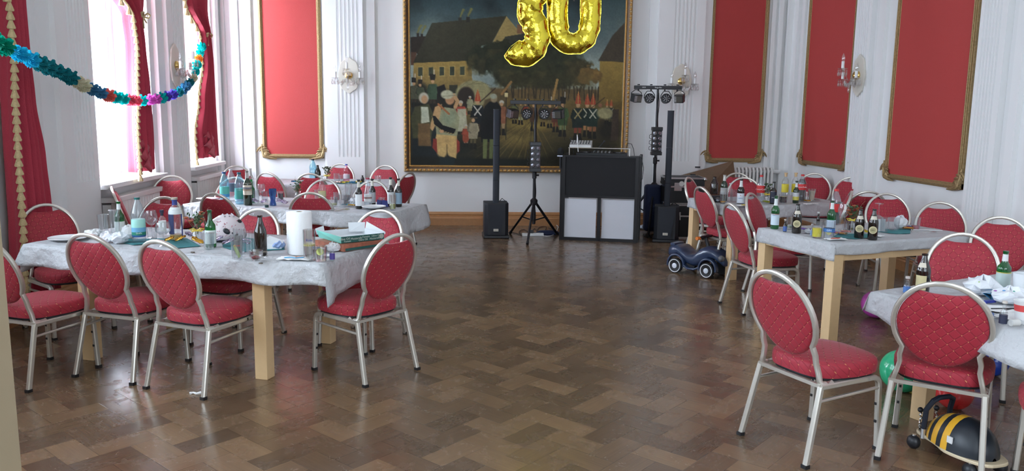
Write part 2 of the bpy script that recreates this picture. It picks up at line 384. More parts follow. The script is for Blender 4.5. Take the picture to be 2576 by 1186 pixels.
TN = [0]
def trim(mb, m_=None):
    TN[0] += 1; return struct(mb.build('trim_%d' % TN[0], m_ or Mt['trimw'], smooth=True, ang=30))
def wallbox(mb, wall, a, b, d, z0, z1, off=0):
    """slab on a wall between a and b (X on the back wall, Y on side walls), standing out by d"""
    if wall == 'B': mb.box(((a+b)/2, YB-off-d/2, (z0+z1)/2), (b-a, d, z1-z0))
    elif wall == 'R': mb.box((XR-off-d/2, (a+b)/2, (z0+z1)/2), (d, b-a, z1-z0))
    else: mb.box((XL+off+d/2, (a+b)/2, (z0+z1)/2), (d, b-a, z1-z0))
    return mb
def fluted(wall, a, b, d, fa, fb, zf, n=6, z0=.197):
    """pilaster with n hollow flutes between fa and fb, starting at height zf"""
    mb = MB(); lo, hi = min(a, b), max(a, b); f0, f1 = min(fa, fb), max(fa, fb)
    wallbox(mb, wall, lo, hi, d-.02, z0, H)
    sec = [(lo, .0), (lo, .02), (f0, .02)]; w = (f1-f0)/n
    for i in range(n):
        s0 = f0+i*w
        sec.append((s0+w*.2, .02))
        for k in range(1, 6): a_ = pi*k/6; sec.append((s0+w*.5-w*.3*cos(a_), .02-.018*sin(a_)**.7))
        sec.append((s0+w*.8, .02))
    sec += [(f1, .02), (hi, .02), (hi, 0)]
    def P(t, dd, z):
        dd = d-.02+dd
        return (t, YB-dd, z) if wall == 'B' else ((XR-dd, t, z) if wall == 'R' else (XL+dd, t, z))
    k = len(sec); vs = [P(t, dd, z) for z in (zf, H) for t, dd in sec]
    mb.add(vs, [(i, (i+1) % k, k+(i+1) % k, k+i) for i in range(k)]+[tuple(range(k))[::-1]])
    wallbox(mb, wall, lo, hi, .02, z0, zf, off=d-.02)
    trim(mb)
# back wall, left bay
trim(wallbox(MB(), 'B', -3.28, -3.17, .05, .197, H))
trim(wallbox(wallbox(MB(), 'B', -3.17, -3.02, .02, .197, H), 'B', -3.03, -2.99, .045, .197, H))
trim(wallbox(MB(), 'B', -2.00, -1.955, .03, .197, H))
fluted('B', -1.955, -1.42, .11, -1.80, -1.46, 1.0)
trim(wallbox(MB(), 'B', -1.42, -1.26, .05, .197, H))
trim(wallbox(MB(), 'B', -3.41, -3.36, .03, .197, H))
# back wall, right bay
trim(wallbox(MB(), 'B', 2.69, 2.81, .05, .197, H))
fluted('B', 2.81, 3.49, .11, 3.03, 3.37, .98)
trim(wallbox(MB(), 'B', 3.49, 3.61, .05, .197, H))
trim(wallbox(wallbox(MB(), 'B', 4.50, 4.56, .03, .197, H), 'B', 4.60, 4.66, .06, .197, H))
trim(wallbox(MB(), 'B', 4.72, 4.84, .09, .197, H))
# right wall
trim(wallbox(MB(), 'R', 11.5, 11.66, .05, .197, H)); trim(wallbox(MB(), 'R', 11.30, 11.38, .04, .197, H))
fluted('R', 9.36, 9.74, .06, 9.42, 9.70, .55)
trim(wallbox(MB(), 'R', 9.07, 9.22, .045, .197, H))
fluted('R', 6.95, 7.33, .06, 7.02, 7.29, .70)
trim(wallbox(MB(), 'R', 6.72, 6.83, .045, .197, H)); trim(wallbox(MB(), 'R', 6.1, 6.4, .05, .197, H))
# left wall pilasters
fluted('L', 6.95, 7.58, .09, 7.14, 7.50, 1.0); trim(wallbox(MB(), 'L', 6.74, 6.95, .045, .197, H))
fluted('L', 9.50, 10.06, .09, 9.66, 10.0, 1.0); trim(wallbox(MB(), 'L', 9.30, 9.50, .045, .197, H))
trim(wallbox(MB(), 'L', 11.45, 11.6, .05, .197, H))
# wall end of the doorway the picture is taken through
struct(MB().box((-2.29, 1.9, H/2), (2.32, .2, H)).build('wall_entrance', Mt['beige'], smooth=False))

# ------------------------------------------------------------------ red panels in gilt frames
def orn(mb, T, s=.16):
    for k in range(5):
        a0 = R(10+k*18); r0 = s*(.55+.1*k)
        pts = [(cos(a0+t*.9)*r0*(1-t*.35), sin(a0+t*.9)*r0*(1-t*.35), 0) for t in np.linspace(0, 1, 7)]
        mb.tube([(p[0], -.012, p[1]) for p in pts], .014, 6, scales=[.5, 1, 1.2, 1.1, .9, .7, .3], T=T)
    mb.ell((s*.25, -.012, s*.25), (.045, .02, .045), 10, T=T)
    mb.tube([(-.01, -.01, s*1.1), (.0, -.01, s*.6), (.02, -.012, s*.2), (s*.2, -.012, .02), (s*.6, -.01, 0), (s*1.1, -.01, -.01)], .02, 8, scales=[.4, 1, 1.2, 1.2, 1, .4], T=T)
def red_panel(label, wall, a, b, z0, z1):
    if wall == 'B': T = M4.Translation((a, YB, 0)); 
    else: T = M4.Translation((XR, b, 0)) @ M4.Rotation(R(-90), 4, 'Z')
    w = abs(b-a); root = thing('wall_panel', label, 'wall panel', T @ V((w/2, 0, z0)), group='red panels in gilt frames')
    root.rotation_euler = (0, 0, 0 if wall == 'B' else R(-90))
    def bl(mb, n, m_, **k): return mb.build(n, m_, root, **k)
    h = z1-z0
    bl(MB().box((0, -.012, h/2), (w-.08, .024, h-.08)), 'fabric_field', Mt['panelred'], smooth=False)
    fw = .06
    for (nm, c, d) in (('frame_rail', (0, 0, fw/2), (w, 0, fw)), ('frame_rail', (0, 0, h-fw/2), (w, 0, fw)), ('frame_stile', (-w/2+fw/2, 0, h/2), (fw, 0, h)), ('frame_stile', (w/2-fw/2, 0, h/2), (fw, 0, h))):
        mb = MB(); hor = nm == 'frame_rail'
        for k, (dd, ww) in enumerate(((.028, 1.), (.042, .62), (.052, .25))):
            mb.box((c[0], -dd/2, c[2]), (d[0] if hor else fw*ww, dd, fw*ww if hor else d[2]))
        bl(mb, nm, Mt['gilt'], smooth=False, bevel=.004)
    for sx in (-1, 1):
        for top in (0, 1):
            mb = MB(); Tm = M4.Translation((sx*w/2, -.03, h if top else 0)) @ M4.Diagonal((-sx, 1, -1 if top else 1, 1))
            orn(mb, Tm, .185); bl(mb, 'corner_ornament', Mt['gilt'])
red_panel('red panel in gilt frame on the back wall, beside the left windows', 'B', -2.89, -2.02, .97, 4.3)
red_panel('red panel in gilt frame on the back wall, above the leaning brown board', 'B', 3.60, 4.46, .97, 4.3)
red_panel('red gilt-framed panel on the right wall, farther one left of its wall lamp', 'R', 9.76, 11.17, .99, 4.3)
red_panel('large red gilt-framed panel on the right wall, nearest to the viewer', 'R', 7.42, 8.84, .97, 4.3)

# ------------------------------------------------------------------ radiators
def panel_radiator(label, y0, y1):
    root = thing('panel_radiator', label, 'radiator', (XL, (y0+y1)/2, 0), group='radiators under the windows')
    L_ = y1-y0; mb = MB(); n = int(L_/.034)
    rows = []
    for z in (.16, .76):
        rows.append([(.13+.012*(1 if (i//2) % 2 else -1), -L_/2+L_*i/(2*n), z) for i in range(2*n+1)])
    mb.grid(rows); mb.box((.075, 0, .46), (.08, L_, .56)); mb.build('panel', Mt['radiator'], root, smooth=False)
    MB().box((.085, 0, .785), (.14, L_+.01, .05)).build('top_grille', Mt['radiator'], root, smooth=False, bevel=.005)
    for s in (-1, 1): MB().box((.07, s*L_*.4, .08), (.03, .03, .16)).build('foot', Mt['radiator'], root, smooth=False)
panel_radiator('white ribbed radiator under the nearer left window', 7.72, 9.1)
panel_radiator('white ribbed radiator under the farther left window', 10.18, 11.36)
def column_radiator():
    c = atY(1893, 450, 11.6)
    root = thing('column_radiator', 'old cast white column radiator on the back wall below a red panel', 'radiator', (4.3, 11.62, 0))
    for i in range(11):
        mb = MB(); x = (i-5)*.055
        mb.tube([(x, -.07, .12), (x, -.07, .85), (x, -.05, .89), (x, .05, .89), (x, .07, .85), (x, .07, .12)], .017, 8)
        mb.build('column', Mt['radiator'], root)
    MB().tube([(-.3, 0, .84), (.3, 0, .84)], .022, 8).tube([(-.3, 0, .15), (.3, 0, .15)], .022, 8).tube([(-.24, 0, 0), (-.24, 0, .15)], .018, 8).tube([(.24, 0, 0), (.24, 0, .15)], .018, 8).build('header_pipe', Mt['radiator'], root)
    MB().tube([(.3, 0, .84), (.42, 0, .84)], .03, 10).build('valve', Mt['whitep'], root)
column_radiator()
def board():
    root = thing('leaning_board', 'dark brown wooden board leaning sideways against the back wall', 'board', (3.25, 11.35, 0))
    a, b, c_, d = atY(1662, 456, 11.5), atY(1845, 406, 11.5), atY(1852, 470, 11.45), atY(1662, 590, 11.2)
    pts = [a, b, c_, V((c_.x+.05, 11.3, .12)), V((a.x+.05, 11.2, .0))]
    mb = MB(); n = len(pts); o_ = V((3.25, 11.35, 0)); vs = [p-o_ for p in pts]+[p-o_+V((0, .04, 0)) for p in pts]
    mb.add(vs, [tuple(range(n)), tuple(range(n, 2*n))[::-1]]+[(i, (i+1) % n, n+(i+1) % n, n+i) for i in range(n)])
    mb.build('panel', Mt['brownwood'], root, smooth=False)
    for px, py in ((1755, 421), (1743, 440)):
        p = atY(px, py, 11.47)-o_; MB().box(p, (.07, .03, .02)).build('latch', Mt['black'], root, smooth=False)
board()

# ------------------------------------------------------------------ the large oil painting, as a raster of paint put on a fine canvas grid
def painting():
    x0, x1, y0, y1 = 1030., 1570., -150., 420.
    S = .62; w, h = int((x1-x0)*S), int((y1-y0)*S)
    yy, xx = np.mgrid[0:h, 0:w]; PX = x0+(xx+.5)/S; PY = y0+(yy+.5)/S
    rs = np.random.RandomState(3)
    def noise(sc, seed=0, octv=4):
        r_ = np.random.RandomState(seed); out = np.zeros((h, w)); amp = 1; tot = 0
        for o in range(octv):
            g = r_.rand(int((y1-y0)/sc)+3, int((x1-x0)/sc)+3); u = (PX-x0)/sc; v_ = (PY-y0)/sc
            i = u.astype(int); j = v_.astype(int); fu = u-i; fv = v_-j; fu = fu*fu*(3-2*fu); fv = fv*fv*(3-2*fv)
            out += amp*((g[j, i]*(1-fu)+g[j, i+1]*fu)*(1-fv)+(g[j+1, i]*(1-fu)+g[j+1, i+1]*fu)*fv); tot += amp; amp *= .5; sc /= 2
        return out/tot
    n1, n2, n3 = noise(90, 1), noise(30, 2), noise(12, 5, 3)
    img = np.zeros((h, w, 3))
    def mixc(mask, col):
        col = np.array(col, float)
        img[...] = img*(1-mask[..., None])+col*mask[..., None]
    def poly(pts, col, soft=.8, jit=0., tex=.0, col2=None):
        xs = PX+(n3-.5)*jit*2; ys = PY+(n2-.5)*jit*2
        ins = np.zeros((h, w), bool); n = len(pts); dmin = np.full((h, w), 1e9)
        for i in range(n):
            (ax, ay), (bx, by) = pts[i], pts[(i+1) % n]
            if ay != by:
                c = ((ay > ys) != (by > ys)) & (xs < (bx-ax)*(ys-ay)/(by-ay)+ax); ins ^= c
            dx, dy = bx-ax, by-ay; l2 = dx*dx+dy*dy+1e-9
            t = np.clip(((xs-ax)*dx+(ys-ay)*dy)/l2, 0, 1); d = np.hypot(xs-ax-t*dx, ys-ay-t*dy); dmin = np.minimum(dmin, d)
        m_ = np.clip(np.where(ins, dmin, -dmin)/soft+.5, 0, 1)
        col = np.array(col, float)
        if col2 is not None:
            yv = np.clip((PY-min(p[1] for p in pts))/(max(p[1] for p in pts)-min(p[1] for p in pts)+1e-6), 0, 1)[..., None]
            cc = col*(1-yv)+np.array(col2, float)*yv
        else: cc = np.broadcast_to(col, img.shape)
        cc = cc*(1+(n3-.5)*2*tex)[..., None]
        img[...] = img*(1-m_[..., None])+cc*m_[..., None]
    def ell(cx, cy, rx, ry, col, soft=.25, jit=0., tex=0., rot=0):
        xs = PX+(n2-.5)*jit*2-cx; ys = PY+(n3-.5)*jit*2-cy
        c_, s_ = cos(R(rot)), sin(R(rot)); u = (xs*c_+ys*s_)/rx; v_ = (-xs*s_+ys*c_)/ry
        m_ = np.clip((1-np.hypot(u, v_))/soft, 0, 1)
        cc = np.array(col, float)*(1+(n3-.5)*2*tex)[..., None]
        img[...] = img*(1-m_[..., None])+cc*m_[..., None]
    def line(pts, wd, col, soft=.8):
        m_ = np.zeros((h, w))
        for (ax, ay), (bx, by) in zip(pts[:-1], pts[1:]):
            dx, dy = bx-ax, by-ay; t = np.clip(((PX-ax)*dx+(PY-ay)*dy)/(dx*dx+dy*dy+1e-9), 0, 1)
            d = np.hypot(PX-ax-t*dx, PY-ay-t*dy); m_ = np.maximum(m_, np.clip((wd/2-d)/soft+.5, 0, 1))
        mixc(m_, col)
    Q = lambda *l: [(1000+a/2.579, b/2.579) for a, b in l]
    # sky
    t = np.clip((PY+40)/200, 0, 1)[..., None]
    img[...] = np.array((28, 52, 58.))*(1-t)+np.array((128, 142, 136.))*t
    cl = np.clip((noise(120, 9)-.45)*4, 0, 1)*np.clip((PY+60)/160, .1, 1); img += cl[..., None]*np.array((40, 38, 30.))
    dk = np.clip((noise(100, 12)-.5)*4, 0, 1)*np.clip(1-(PY)/110, 0, 1); img *= (1-dk*.45)[..., None]
    # far house, its roofs, chimneys, smoke
    poly(Q((85, 240), (215, 228), (160, 345), (85, 345)), (50, 42, 34), tex=.15); poly(Q((85, 335), (125, 335), (110, 420), (85, 420)), (92, 62, 44))
    poly(Q((600, 280), (695, 93), (790, 205), (690, 260), (680, 330), (560, 330)), (168, 144, 84), tex=.06)
    poly(Q((105, 400), (470, 380), (480, 520), (480, 600), (100, 600)), (166, 136, 66), tex=.08, col2=(126, 104, 56))
    poly(Q((220, 148), (697, 92), (600, 275), (540, 285), (470, 385), (100, 406)), (64, 62, 44), tex=.1, col2=(54, 52, 36))
    poly(Q((690, 225), (835, 198), (960, 262), (960, 330), (640, 330), (660, 270)), (66, 66, 54), tex=.1)
    for bx, by, bw, bh, c in ((388, 108, 22, 26, (58, 56, 46)), (438, 104, 24, 32, (48, 46, 38)), (125, 212, 16, 24, (48, 46, 38)), (150, 218, 14, 20, (48, 44, 38)), (765, 145, 46, 58, (140, 98, 66))):
        poly(Q((bx, by), (bx+bw, by), (bx+bw, by+bh), (bx, by+bh)), c)
    for bx, by in ((400, 100), (450, 96), (130, 205), (158, 210)):
        for k in range(5): ell(1000+(bx+k*5)/2.579, (by-k*10)/2.579, 3.2+k*.5, 4, (128, 122, 60), .8, 3)
    for bx in (133, 200, 270, 336, 400):
        by = 440-bx*.04; poly(Q((bx-4, by-4), (bx+34, by-6), (bx+34, by+60), (bx-4, by+62)), (178, 152, 84)); poly(Q((bx, by), (bx+29, by-2), (bx+29, by+54), (bx, by+56)), (62, 68, 50), tex=.2)
    poly(Q((330, 545), (385, 543), (385, 600), (330, 600)), (52, 52, 36))
    # right house
    poly(Q((1305, 370), (1460, 370), (1460, 700), (1300, 700)), (160, 130, 58), tex=.07, col2=(120, 96, 44))
    poly(Q((1460, 118), (1380, 208), (1293, 372), (1460, 378)), (74, 64, 48), tex=.08)
    # trees
    for cx, cy, rx, ry, c in ((560, 370, 130, 110, (42, 46, 30)), (760, 430, 200, 130, (48, 50, 30)), (700, 320, 130, 80, (44, 48, 32)), (1000, 430, 230, 130, (52, 54, 32)), (1000, 330, 130, 90, (46, 50, 32)), (1180, 470, 130, 100, (66, 60, 34)), (1240, 470, 70, 75, (128, 98, 46)), (900, 520, 300, 70, (58, 56, 32))):
        ell(1000+cx/2.579, cy/2.579, rx/2.579, ry/2.579, c, .22, 16, .25)
    img_n = np.clip((n2-.55)*5, 0, 1)*((PX > 1175) & (PX < 1500) & (PY > 120) & (PY < 215)); mixc(img_n*.5, (96, 82, 44))
    poly(Q((560, 560), (1300, 560), (1300, 700), (560, 700)), (104, 84, 48), 8, 3, .2)
    for k in range(26):
        x = 700+k*24+rs.rand()*10; line(Q((x, 545), (x+rs.randn()*8, 640)), 2.2+rs.rand()*1.5, (62, 52, 34))
    line(Q((1030, 500), (1000, 650)), 6, (170, 130, 70)); line(Q((730, 520), (670, 600)), 6, (150, 112, 62)); line(Q((700, 590), (695, 640)), 7, (110, 84, 50))
    # ground
    poly(Q((80, 620), (1460, 640), (1460, 1090), (80, 1090)), (116, 94, 46), 6, 2, .12, (58, 54, 32))
    ell(1000+880/2.579, 800/2.579, 90, 22, (168, 140, 66), .9, 4, .1); ell(1000+780/2.579, 900/2.579, 60, 30, (134, 112, 56), .9, 6, .1)
    for k in range(22):
        a_ = R(60+k*4); line(Q((860+rs.randn()*20, 780), (860+cos(a_)*420*1.2, 800+sin(a_)*330)), 1., (136, 114, 58) if k % 2 else (82, 72, 40), 2.)
    ell(1000+330/2.579, 960/2.579, 130, 55, (34, 36, 28), .7, 6); poly(Q((80, 600), (330, 640), (360, 1090), (80, 1090)), (30, 38, 38), 14, 4, .1)
    ell(1000+1200/2.579, 960/2.579, 110, 40, (54, 48, 30), .8, 6); ell(1000+1370/2.579, 830/2.579, 50, 50, (42, 38, 28), .7, 5)
    poly(Q((80, 1020), (1460, 1030), (1460, 1090), (80, 1090)), (30, 32, 26), 10, 2)
    # wagon with canvas tilt
    ell(1000+490/2.579, 600/2.579, 48, 36, (150, 142, 96), .12, 1.5, .12); ell(1000+440/2.579, 625/2.579, 24, 30, (48, 38, 30), .2, 1); poly(Q((560, 640), (700, 600), (700, 720), (540, 720)), (92, 76, 46), 4, 2, .1)
    for k in range(4): line(Q((400+k*45, 560-k*12), (470+k*45, 500+k*16)), 1, (112, 104, 68))
    # people: (x, top, height, coat, legs, hat, head, belt)
    def man(x, y, s, coat, legs, hat, head=(196, 150, 104), sash=None, dark=1, hatc=(40, 36, 30), lean=0):
        c = lambda p: [(1000+(x+a*s+lean*b)/2.579, (y+b*s)/2.579) for a, b in p]
        boots = (34, 30, 24)
        poly(c([(-9, 62), (-1, 62), (-2, 86), (-9, 86)]), legs, .7, .4); poly(c([(1, 62), (10, 62), (9, 86), (2, 86)]), legs, .7, .4)
        poly(c([(-9, 84), (-2, 84), (-1, 104), (-12, 104)]), boots, .7); poly(c([(2, 84), (9, 84), (12, 104), (1, 104)]), boots, .7)
        poly(c([(-12, 20), (12, 20), (15, 48), (13, 70), (-14, 70), (-15, 48)]), coat, .8, .8, .15)
        line(c([(-12, 24), (-17, 44), (-8, 52)]), 4.5*s/2.579, tuple(v*.8 for v in coat)); line(c([(12, 24), (17, 44), (9, 52)]), 4.5*s/2.579, tuple(v*1.15 for v in coat))
        if sash: line(c([(-10, 22), (8, 46)]), 3*s/2.579, sash); line(c([(10, 22), (-8, 46)]), 3*s/2.579, sash)
        ell(*c([(0, 12)])[0], 6.2*s/2.579, 7.5*s/2.579, head, .3)
        if hat == 'mitre': poly(c([(-8, 9), (8, 9), (5, -6), (0, -24), (-5, -6)]), (176, 72, 44), .6); line(c([(0, -22), (0, 6)]), 1.2, (204, 164, 80))
        elif hat == 'shako': poly(c([(-8, 7), (8, 7), (9, -12), (-9, -12)]), hatc, .6); line(c([(5, -12), (5, -26)]), 1.8, (214, 204, 180))
        elif hat == 'tri': poly(c([(-13, 5), (13, 5), (8, -4), (0, -1), (-8, -4)]), (26, 24, 22), .6); line(c([(-12, 4), (12, 4)]), .7, (170, 150, 100))
        elif hat == 'wig': ell(*c([(0, 8)])[0], 8*s/2.579, 7*s/2.579, (186, 180, 160), .3); ell(*c([(0, 14)])[0], 5*s/2.579, 6*s/2.579, head, .3)
    for x, y, s, coat, legs, hat, sash in (
        (755, 640, 1.5, (96, 98, 58), (150, 150, 100), 'wig', None), (795, 645, 1.5, (120, 104, 66), (150, 150, 110), 'wig', None), (880, 650, 1.85, (90, 64, 44), (60, 52, 40), 'tri', None),
        (825, 655, 1.1, (140, 60, 40), (130, 110, 80), 'mitre', None), (940, 655, 1.5, (60, 60, 40), (120, 100, 60), 'tri', None), (985, 655, 1.6, (70, 62, 40), (130, 110, 70), 'shako', None), (1025, 650, 1.9, (100, 56, 40), (120, 60, 40), 'tri', None),
        (670, 635, 2.3, (146, 92, 62), (160, 130, 90), 'wig', None), (1070, 640, 2.3, (64, 86, 48), (120, 132, 84), 'shako', None),
        (1170, 635, 2.6, (34, 44, 38), (140, 66, 44), 'mitre', (170, 150, 96)), (1230, 640, 2.3, (34, 48, 40), (176, 124, 76), 'mitre', (196, 190, 160)), (1268, 640, 2.4, (34, 52, 42), (150, 96, 60), 'mitre', (200, 196, 170)),
        (1360, 655, 1.3, (30, 40, 40), (90, 80, 50), 'mitre', (180, 170, 140)), (1388, 655, 1.4, (34, 44, 44), (90, 80, 50), 'mitre', (180, 170, 140))):
        man(x, y, s, coat, legs, hat, sash=sash)
    line(Q((1075, 525), (1085, 900)), 1.6, (38, 34, 26)); line(Q((1250, 690), (1345, 612)), 2, (60, 46, 34)); line(Q((890, 700), (870, 560)), 1.2, (60, 50, 36))
    line(Q((700, 600), (700, 900)), 2.2, (40, 38, 30)); poly(Q((687, 588), (712, 588), (708, 618), (691, 618)), (220, 200, 140), .6); poly(Q((684, 590), (715, 590), (700, 578)), (40, 38, 30), .6)
    ell(1000+1350/2.579, 720/2.579, 24, 17, (158, 148, 104), .3, 2, .2); ell(1000+1315/2.579, 665/2.579, 6, 6, (150, 100, 70), .3); poly(Q((1400, 690), (1440, 690), (1440, 900), (1390, 900)), (70, 56, 44), 2, 1, .15)
    # left group, dark mass, riders
    ell(1000+250/2.579, 680/2.579, 60, 50, (38, 34, 26), .35, 8, .2); ell(1000+140/2.579, 600/2.579, 26, 32, (44, 44, 32), .4, 5, .3)
    for x, y, s, coat, hat in ((105, 520, 1.7, (84, 84, 62), 'shako'), (145, 530, 1.6, (74, 80, 58), 'shako'), (225, 500, 2.0, (64, 84, 60), 'shako')):
        man(x, y, s, coat, (60, 50, 36), hat)
    poly(Q((250, 560), (300, 540), (312, 580), (290, 620), (260, 620)), (30, 26, 24), 2)
    man(515, 625, 2.5, (26, 30, 32), (80, 60, 40), 'mitre', sash=(196, 190, 172)); line(Q((530, 655), (628, 562)), 3, (62, 44, 32))
    man(465, 612, 1.2, (150, 146, 110), (150, 140, 100), 'wig')
    man(405, 640, 2.2, (168, 66, 50), (176, 170, 140), 'wig'); poly(Q((385, 700), (440, 700), (450, 850), (380, 850)), (176, 172, 140), 2, 1, .15)
    man(440, 800, 1.5, (168, 74, 48), (176, 168, 140), 'wig'); man(487, 750, 2.1, (150, 138, 108), (96, 84, 54), 'tri'); ell(1000+438/2.579, 900/2.579, 9, 12, (150, 70, 42), .3)
    # cloaked man with white wig
    poly(Q((110, 690), (200, 670), (238, 760), (215, 900), (95, 900), (85, 760)), (72, 72, 44), 2, 1, .15); poly(Q((150, 690), (195, 690), (205, 790), (150, 800)), (190, 194, 166), 1.5, 1, .1)
    poly(Q((130, 800), (205, 800), (215, 950), (130, 950)), (120, 92, 54), 3, 1, .15); ell(1000+168/2.579, 632/2.579, 14, 16, (190, 182, 158), .25); ell(1000+172/2.579, 642/2.579, 9, 12, (196, 150, 106), .25)
    # man in cuirass and turban, bowing over his hat
    poly(Q((240, 740), (300, 690), (370, 700), (400, 760), (380, 900), (250, 900)), (150, 150, 112), 1.5, 1, .15); ell(1000+330/2.579, 760/2.579, 24, 26, (144, 152, 118), .5, 0, .1)
    poly(Q((240, 690), (285, 670), (270, 760), (225, 850), (205, 830)), (188, 148, 96), 2, 1, .12); line(Q((370, 690), (385, 650), (360, 610)), 9, (194, 150, 100)); line(Q((262, 672), (330, 735)), 5, (170, 104, 60))
    ell(1000+335/2.579, 640/2.579, 13, 15, (186, 136, 92), .25); ell(1000+318/2.579, 608/2.579, 18, 13, (186, 184, 150), .25, 0, .1); line(Q((290, 620), (370, 612)), 2, (140, 138, 110))
    poly(Q((250, 870), (380, 880), (385, 950), (375, 1030), (330, 1010), (315, 960), (300, 1030), (255, 1000), (235, 930)), (204, 166, 100), 1.5, 1.2, .12); ell(1000+285/2.579, 985/2.579, 16, 18, (206, 170, 104), .35, 1, .1); ell(1000+350/2.579, 985/2.579, 15, 17, (206, 170, 104), .35, 1, .1)
    line(Q((316, 940), (318, 1020)), 2, (60, 46, 30)); poly(Q((228, 900), (250, 900), (255, 1000), (222, 960)), (140, 52, 40), 1.5); poly(Q((380, 900), (400, 920), (400, 980), (380, 1000)), (150, 56, 42), 1.5)
    poly(Q((222, 750), (240, 748), (290, 810), (375, 835), (360, 870), (290, 855), (235, 810)), (22, 22, 20), 1.2); line(Q((222, 752), (232, 805), (290, 850), (362, 868)), 1.2, (188, 168, 108)); ell(1000+282/2.579, 850/2.579, 7, 5, (200, 150, 104), .3)
    poly(Q((270, 1020), (370, 1030), (360, 1085), (270, 1085)), (32, 44, 44), 3)
    # tall dark figure seen from behind
    poly(Q((560, 680), (590, 650), (640, 650), (668, 690), (668, 800), (650, 920), (540, 920), (530, 800)), (24, 24, 24), 1.5, 1, .2); ell(1000+620/2.579, 630/2.579, 10, 12, (150, 130, 96), .3); ell(1000+617/2.579, 615/2.579, 10, 8, (160, 164, 140), .3)
    poly(Q((550, 900), (580, 900), (575, 1030), (552, 1030)), (112, 120, 70), 1.2); poly(Q((595, 900), (620, 900), (615, 1030), (592, 1030)), (104, 112, 66), 1.2)
    poly(Q((810, 1080), (1420, 1080), (1420, 930), (1100, 950)), (44, 40, 26), 16, 4, .2)
    img[...] = img*(1+(noise(3.2, 21, 2)-.5)*.16)[..., None]
    g_ = img.mean(-1, keepdims=True); img[...] = (g_+(img-g_)*.92)*.92
    lin = np.clip(img/255, 0, 1); lin = np.where(lin <= .04045, lin/12.92, ((lin+.055)/1.055)**2.4)
    # to a mesh on the wall
    Yc = YB-.075; a, b = atY(1031, 200, Yc), atY(1569, 200, Yc); zt, zb = atY(1300, y0, Yc).z, .885
    root = thing('framed_painting', 'huge dark oil painting of soldiers and townsfolk in carved gold frame', 'painting', ((a.x+b.x)/2, YB, zb-.1))
    cxm = (a.x+b.x)/2; gx = np.linspace(a.x-cxm, b.x-cxm, w); gz = np.linspace(zt-zb+.1, .1, h)
    co = np.zeros((h, w, 3)); co[..., 0] = gx[None]; co[..., 1] = Yc-YB; co[..., 2] = gz[:, None]
    idx = np.arange(h*w).reshape(h, w); fc = np.stack([idx[:-1, :-1], idx[1:, :-1], idx[1:, 1:], idx[:-1, 1:]], -1).reshape(-1, 4)
    me = bpy.data.meshes.new('canvas'); me.vertices.add(h*w); me.vertices.foreach_set('co', co.reshape(-1)); nf = len(fc)
    me.loops.add(nf*4); me.loops.foreach_set('vertex_index', fc.reshape(-1)); me.polygons.add(nf); me.polygons.foreach_set('loop_start', np.arange(nf)*4); me.polygons.foreach_set('loop_total', np.full(nf, 4))
    ca = me.attributes.new('paint', 'FLOAT_COLOR', 'POINT'); ca.data.foreach_set('color', np.concatenate([lin, np.ones((h, w, 1))], -1).reshape(-1))
    me.update(); me.validate()
    m_, nt, bs = nmat('oil_paint'); at2 = nt.nodes.new('ShaderNodeAttribute'); at2.attribute_name = 'paint'
    nt.links.new(at2.outputs['Color'], bs.inputs['Base Color']); bs.inputs['Roughness'].default_value = .5; bs.inputs['Specular IOR Level'].default_value = .25
    me.materials.append(m_); o = bpy.data.objects.new('canvas', me); COL.objects.link(o); o.parent = root
    # frame: profile mitred round the canvas, with a row of carved beads
    xa, xb, z0, z1 = a.x-cxm, b.x-cxm, .1, zt-zb+.1
    prof = [(-.01, -.070), (.0, -.085), (.015, -.085), (.02, -.075), (.035, -.095), (.05, -.115), (.075, -.125), (.09, -.11), (.095, -.06), (.095, -.005)]
    def fr(sel, nm, m_, mb=None):
        mb = mb or MB(); n = len(prof)
        for (p0, p1, d0, d1) in (((xa, z0), (xb, z0), (-1, -1), (1, -1)), ((xb, z0), (xb, z1), (1, -1), (1, 1)), ((xb, z1), (xa, z1), (1, 1), (-1, 1)), ((xa, z1), (xa, z0), (-1, 1), (-1, -1))):
            vs = [(p0[0]+d0[0]*o_, y, p0[1]+d0[1]*o_) for o_, y in sel]+[(p1[0]+d1[0]*o_, y, p1[1]+d1[1]*o_) for o_, y in sel]
            k = len(sel); mb.add(vs, [(i, i+1, k+i+1, k+i) for i in range(k-1)])
        mb.build(nm, m_, root, smooth=True, ang=25)
    beads = MB(); step = .062
    for k in range(int((xb-xa+.1)/step)): beads.ell((xa-.04+k*step, -.125, z0-.062), (.022, .014, .018), 6, mi=1)
    for k in range(int((z1-z0+.1)/step)):
        beads.ell((xa-.062, -.125, z0-.03+k*step), (.018, .014, .022), 6, mi=1); beads.ell((xb+.062, -.125, z0-.03+k*step), (.018, .014, .022), 6, mi=1)
    fr(prof[:4], 'inner_slip', Mt['gold']); fr(prof[3:6], 'frame_cove', Mt['golddark']); fr(prof[5:], 'frame_moulding', [Mt['gilt'], Mt['gold']], beads)
painting()
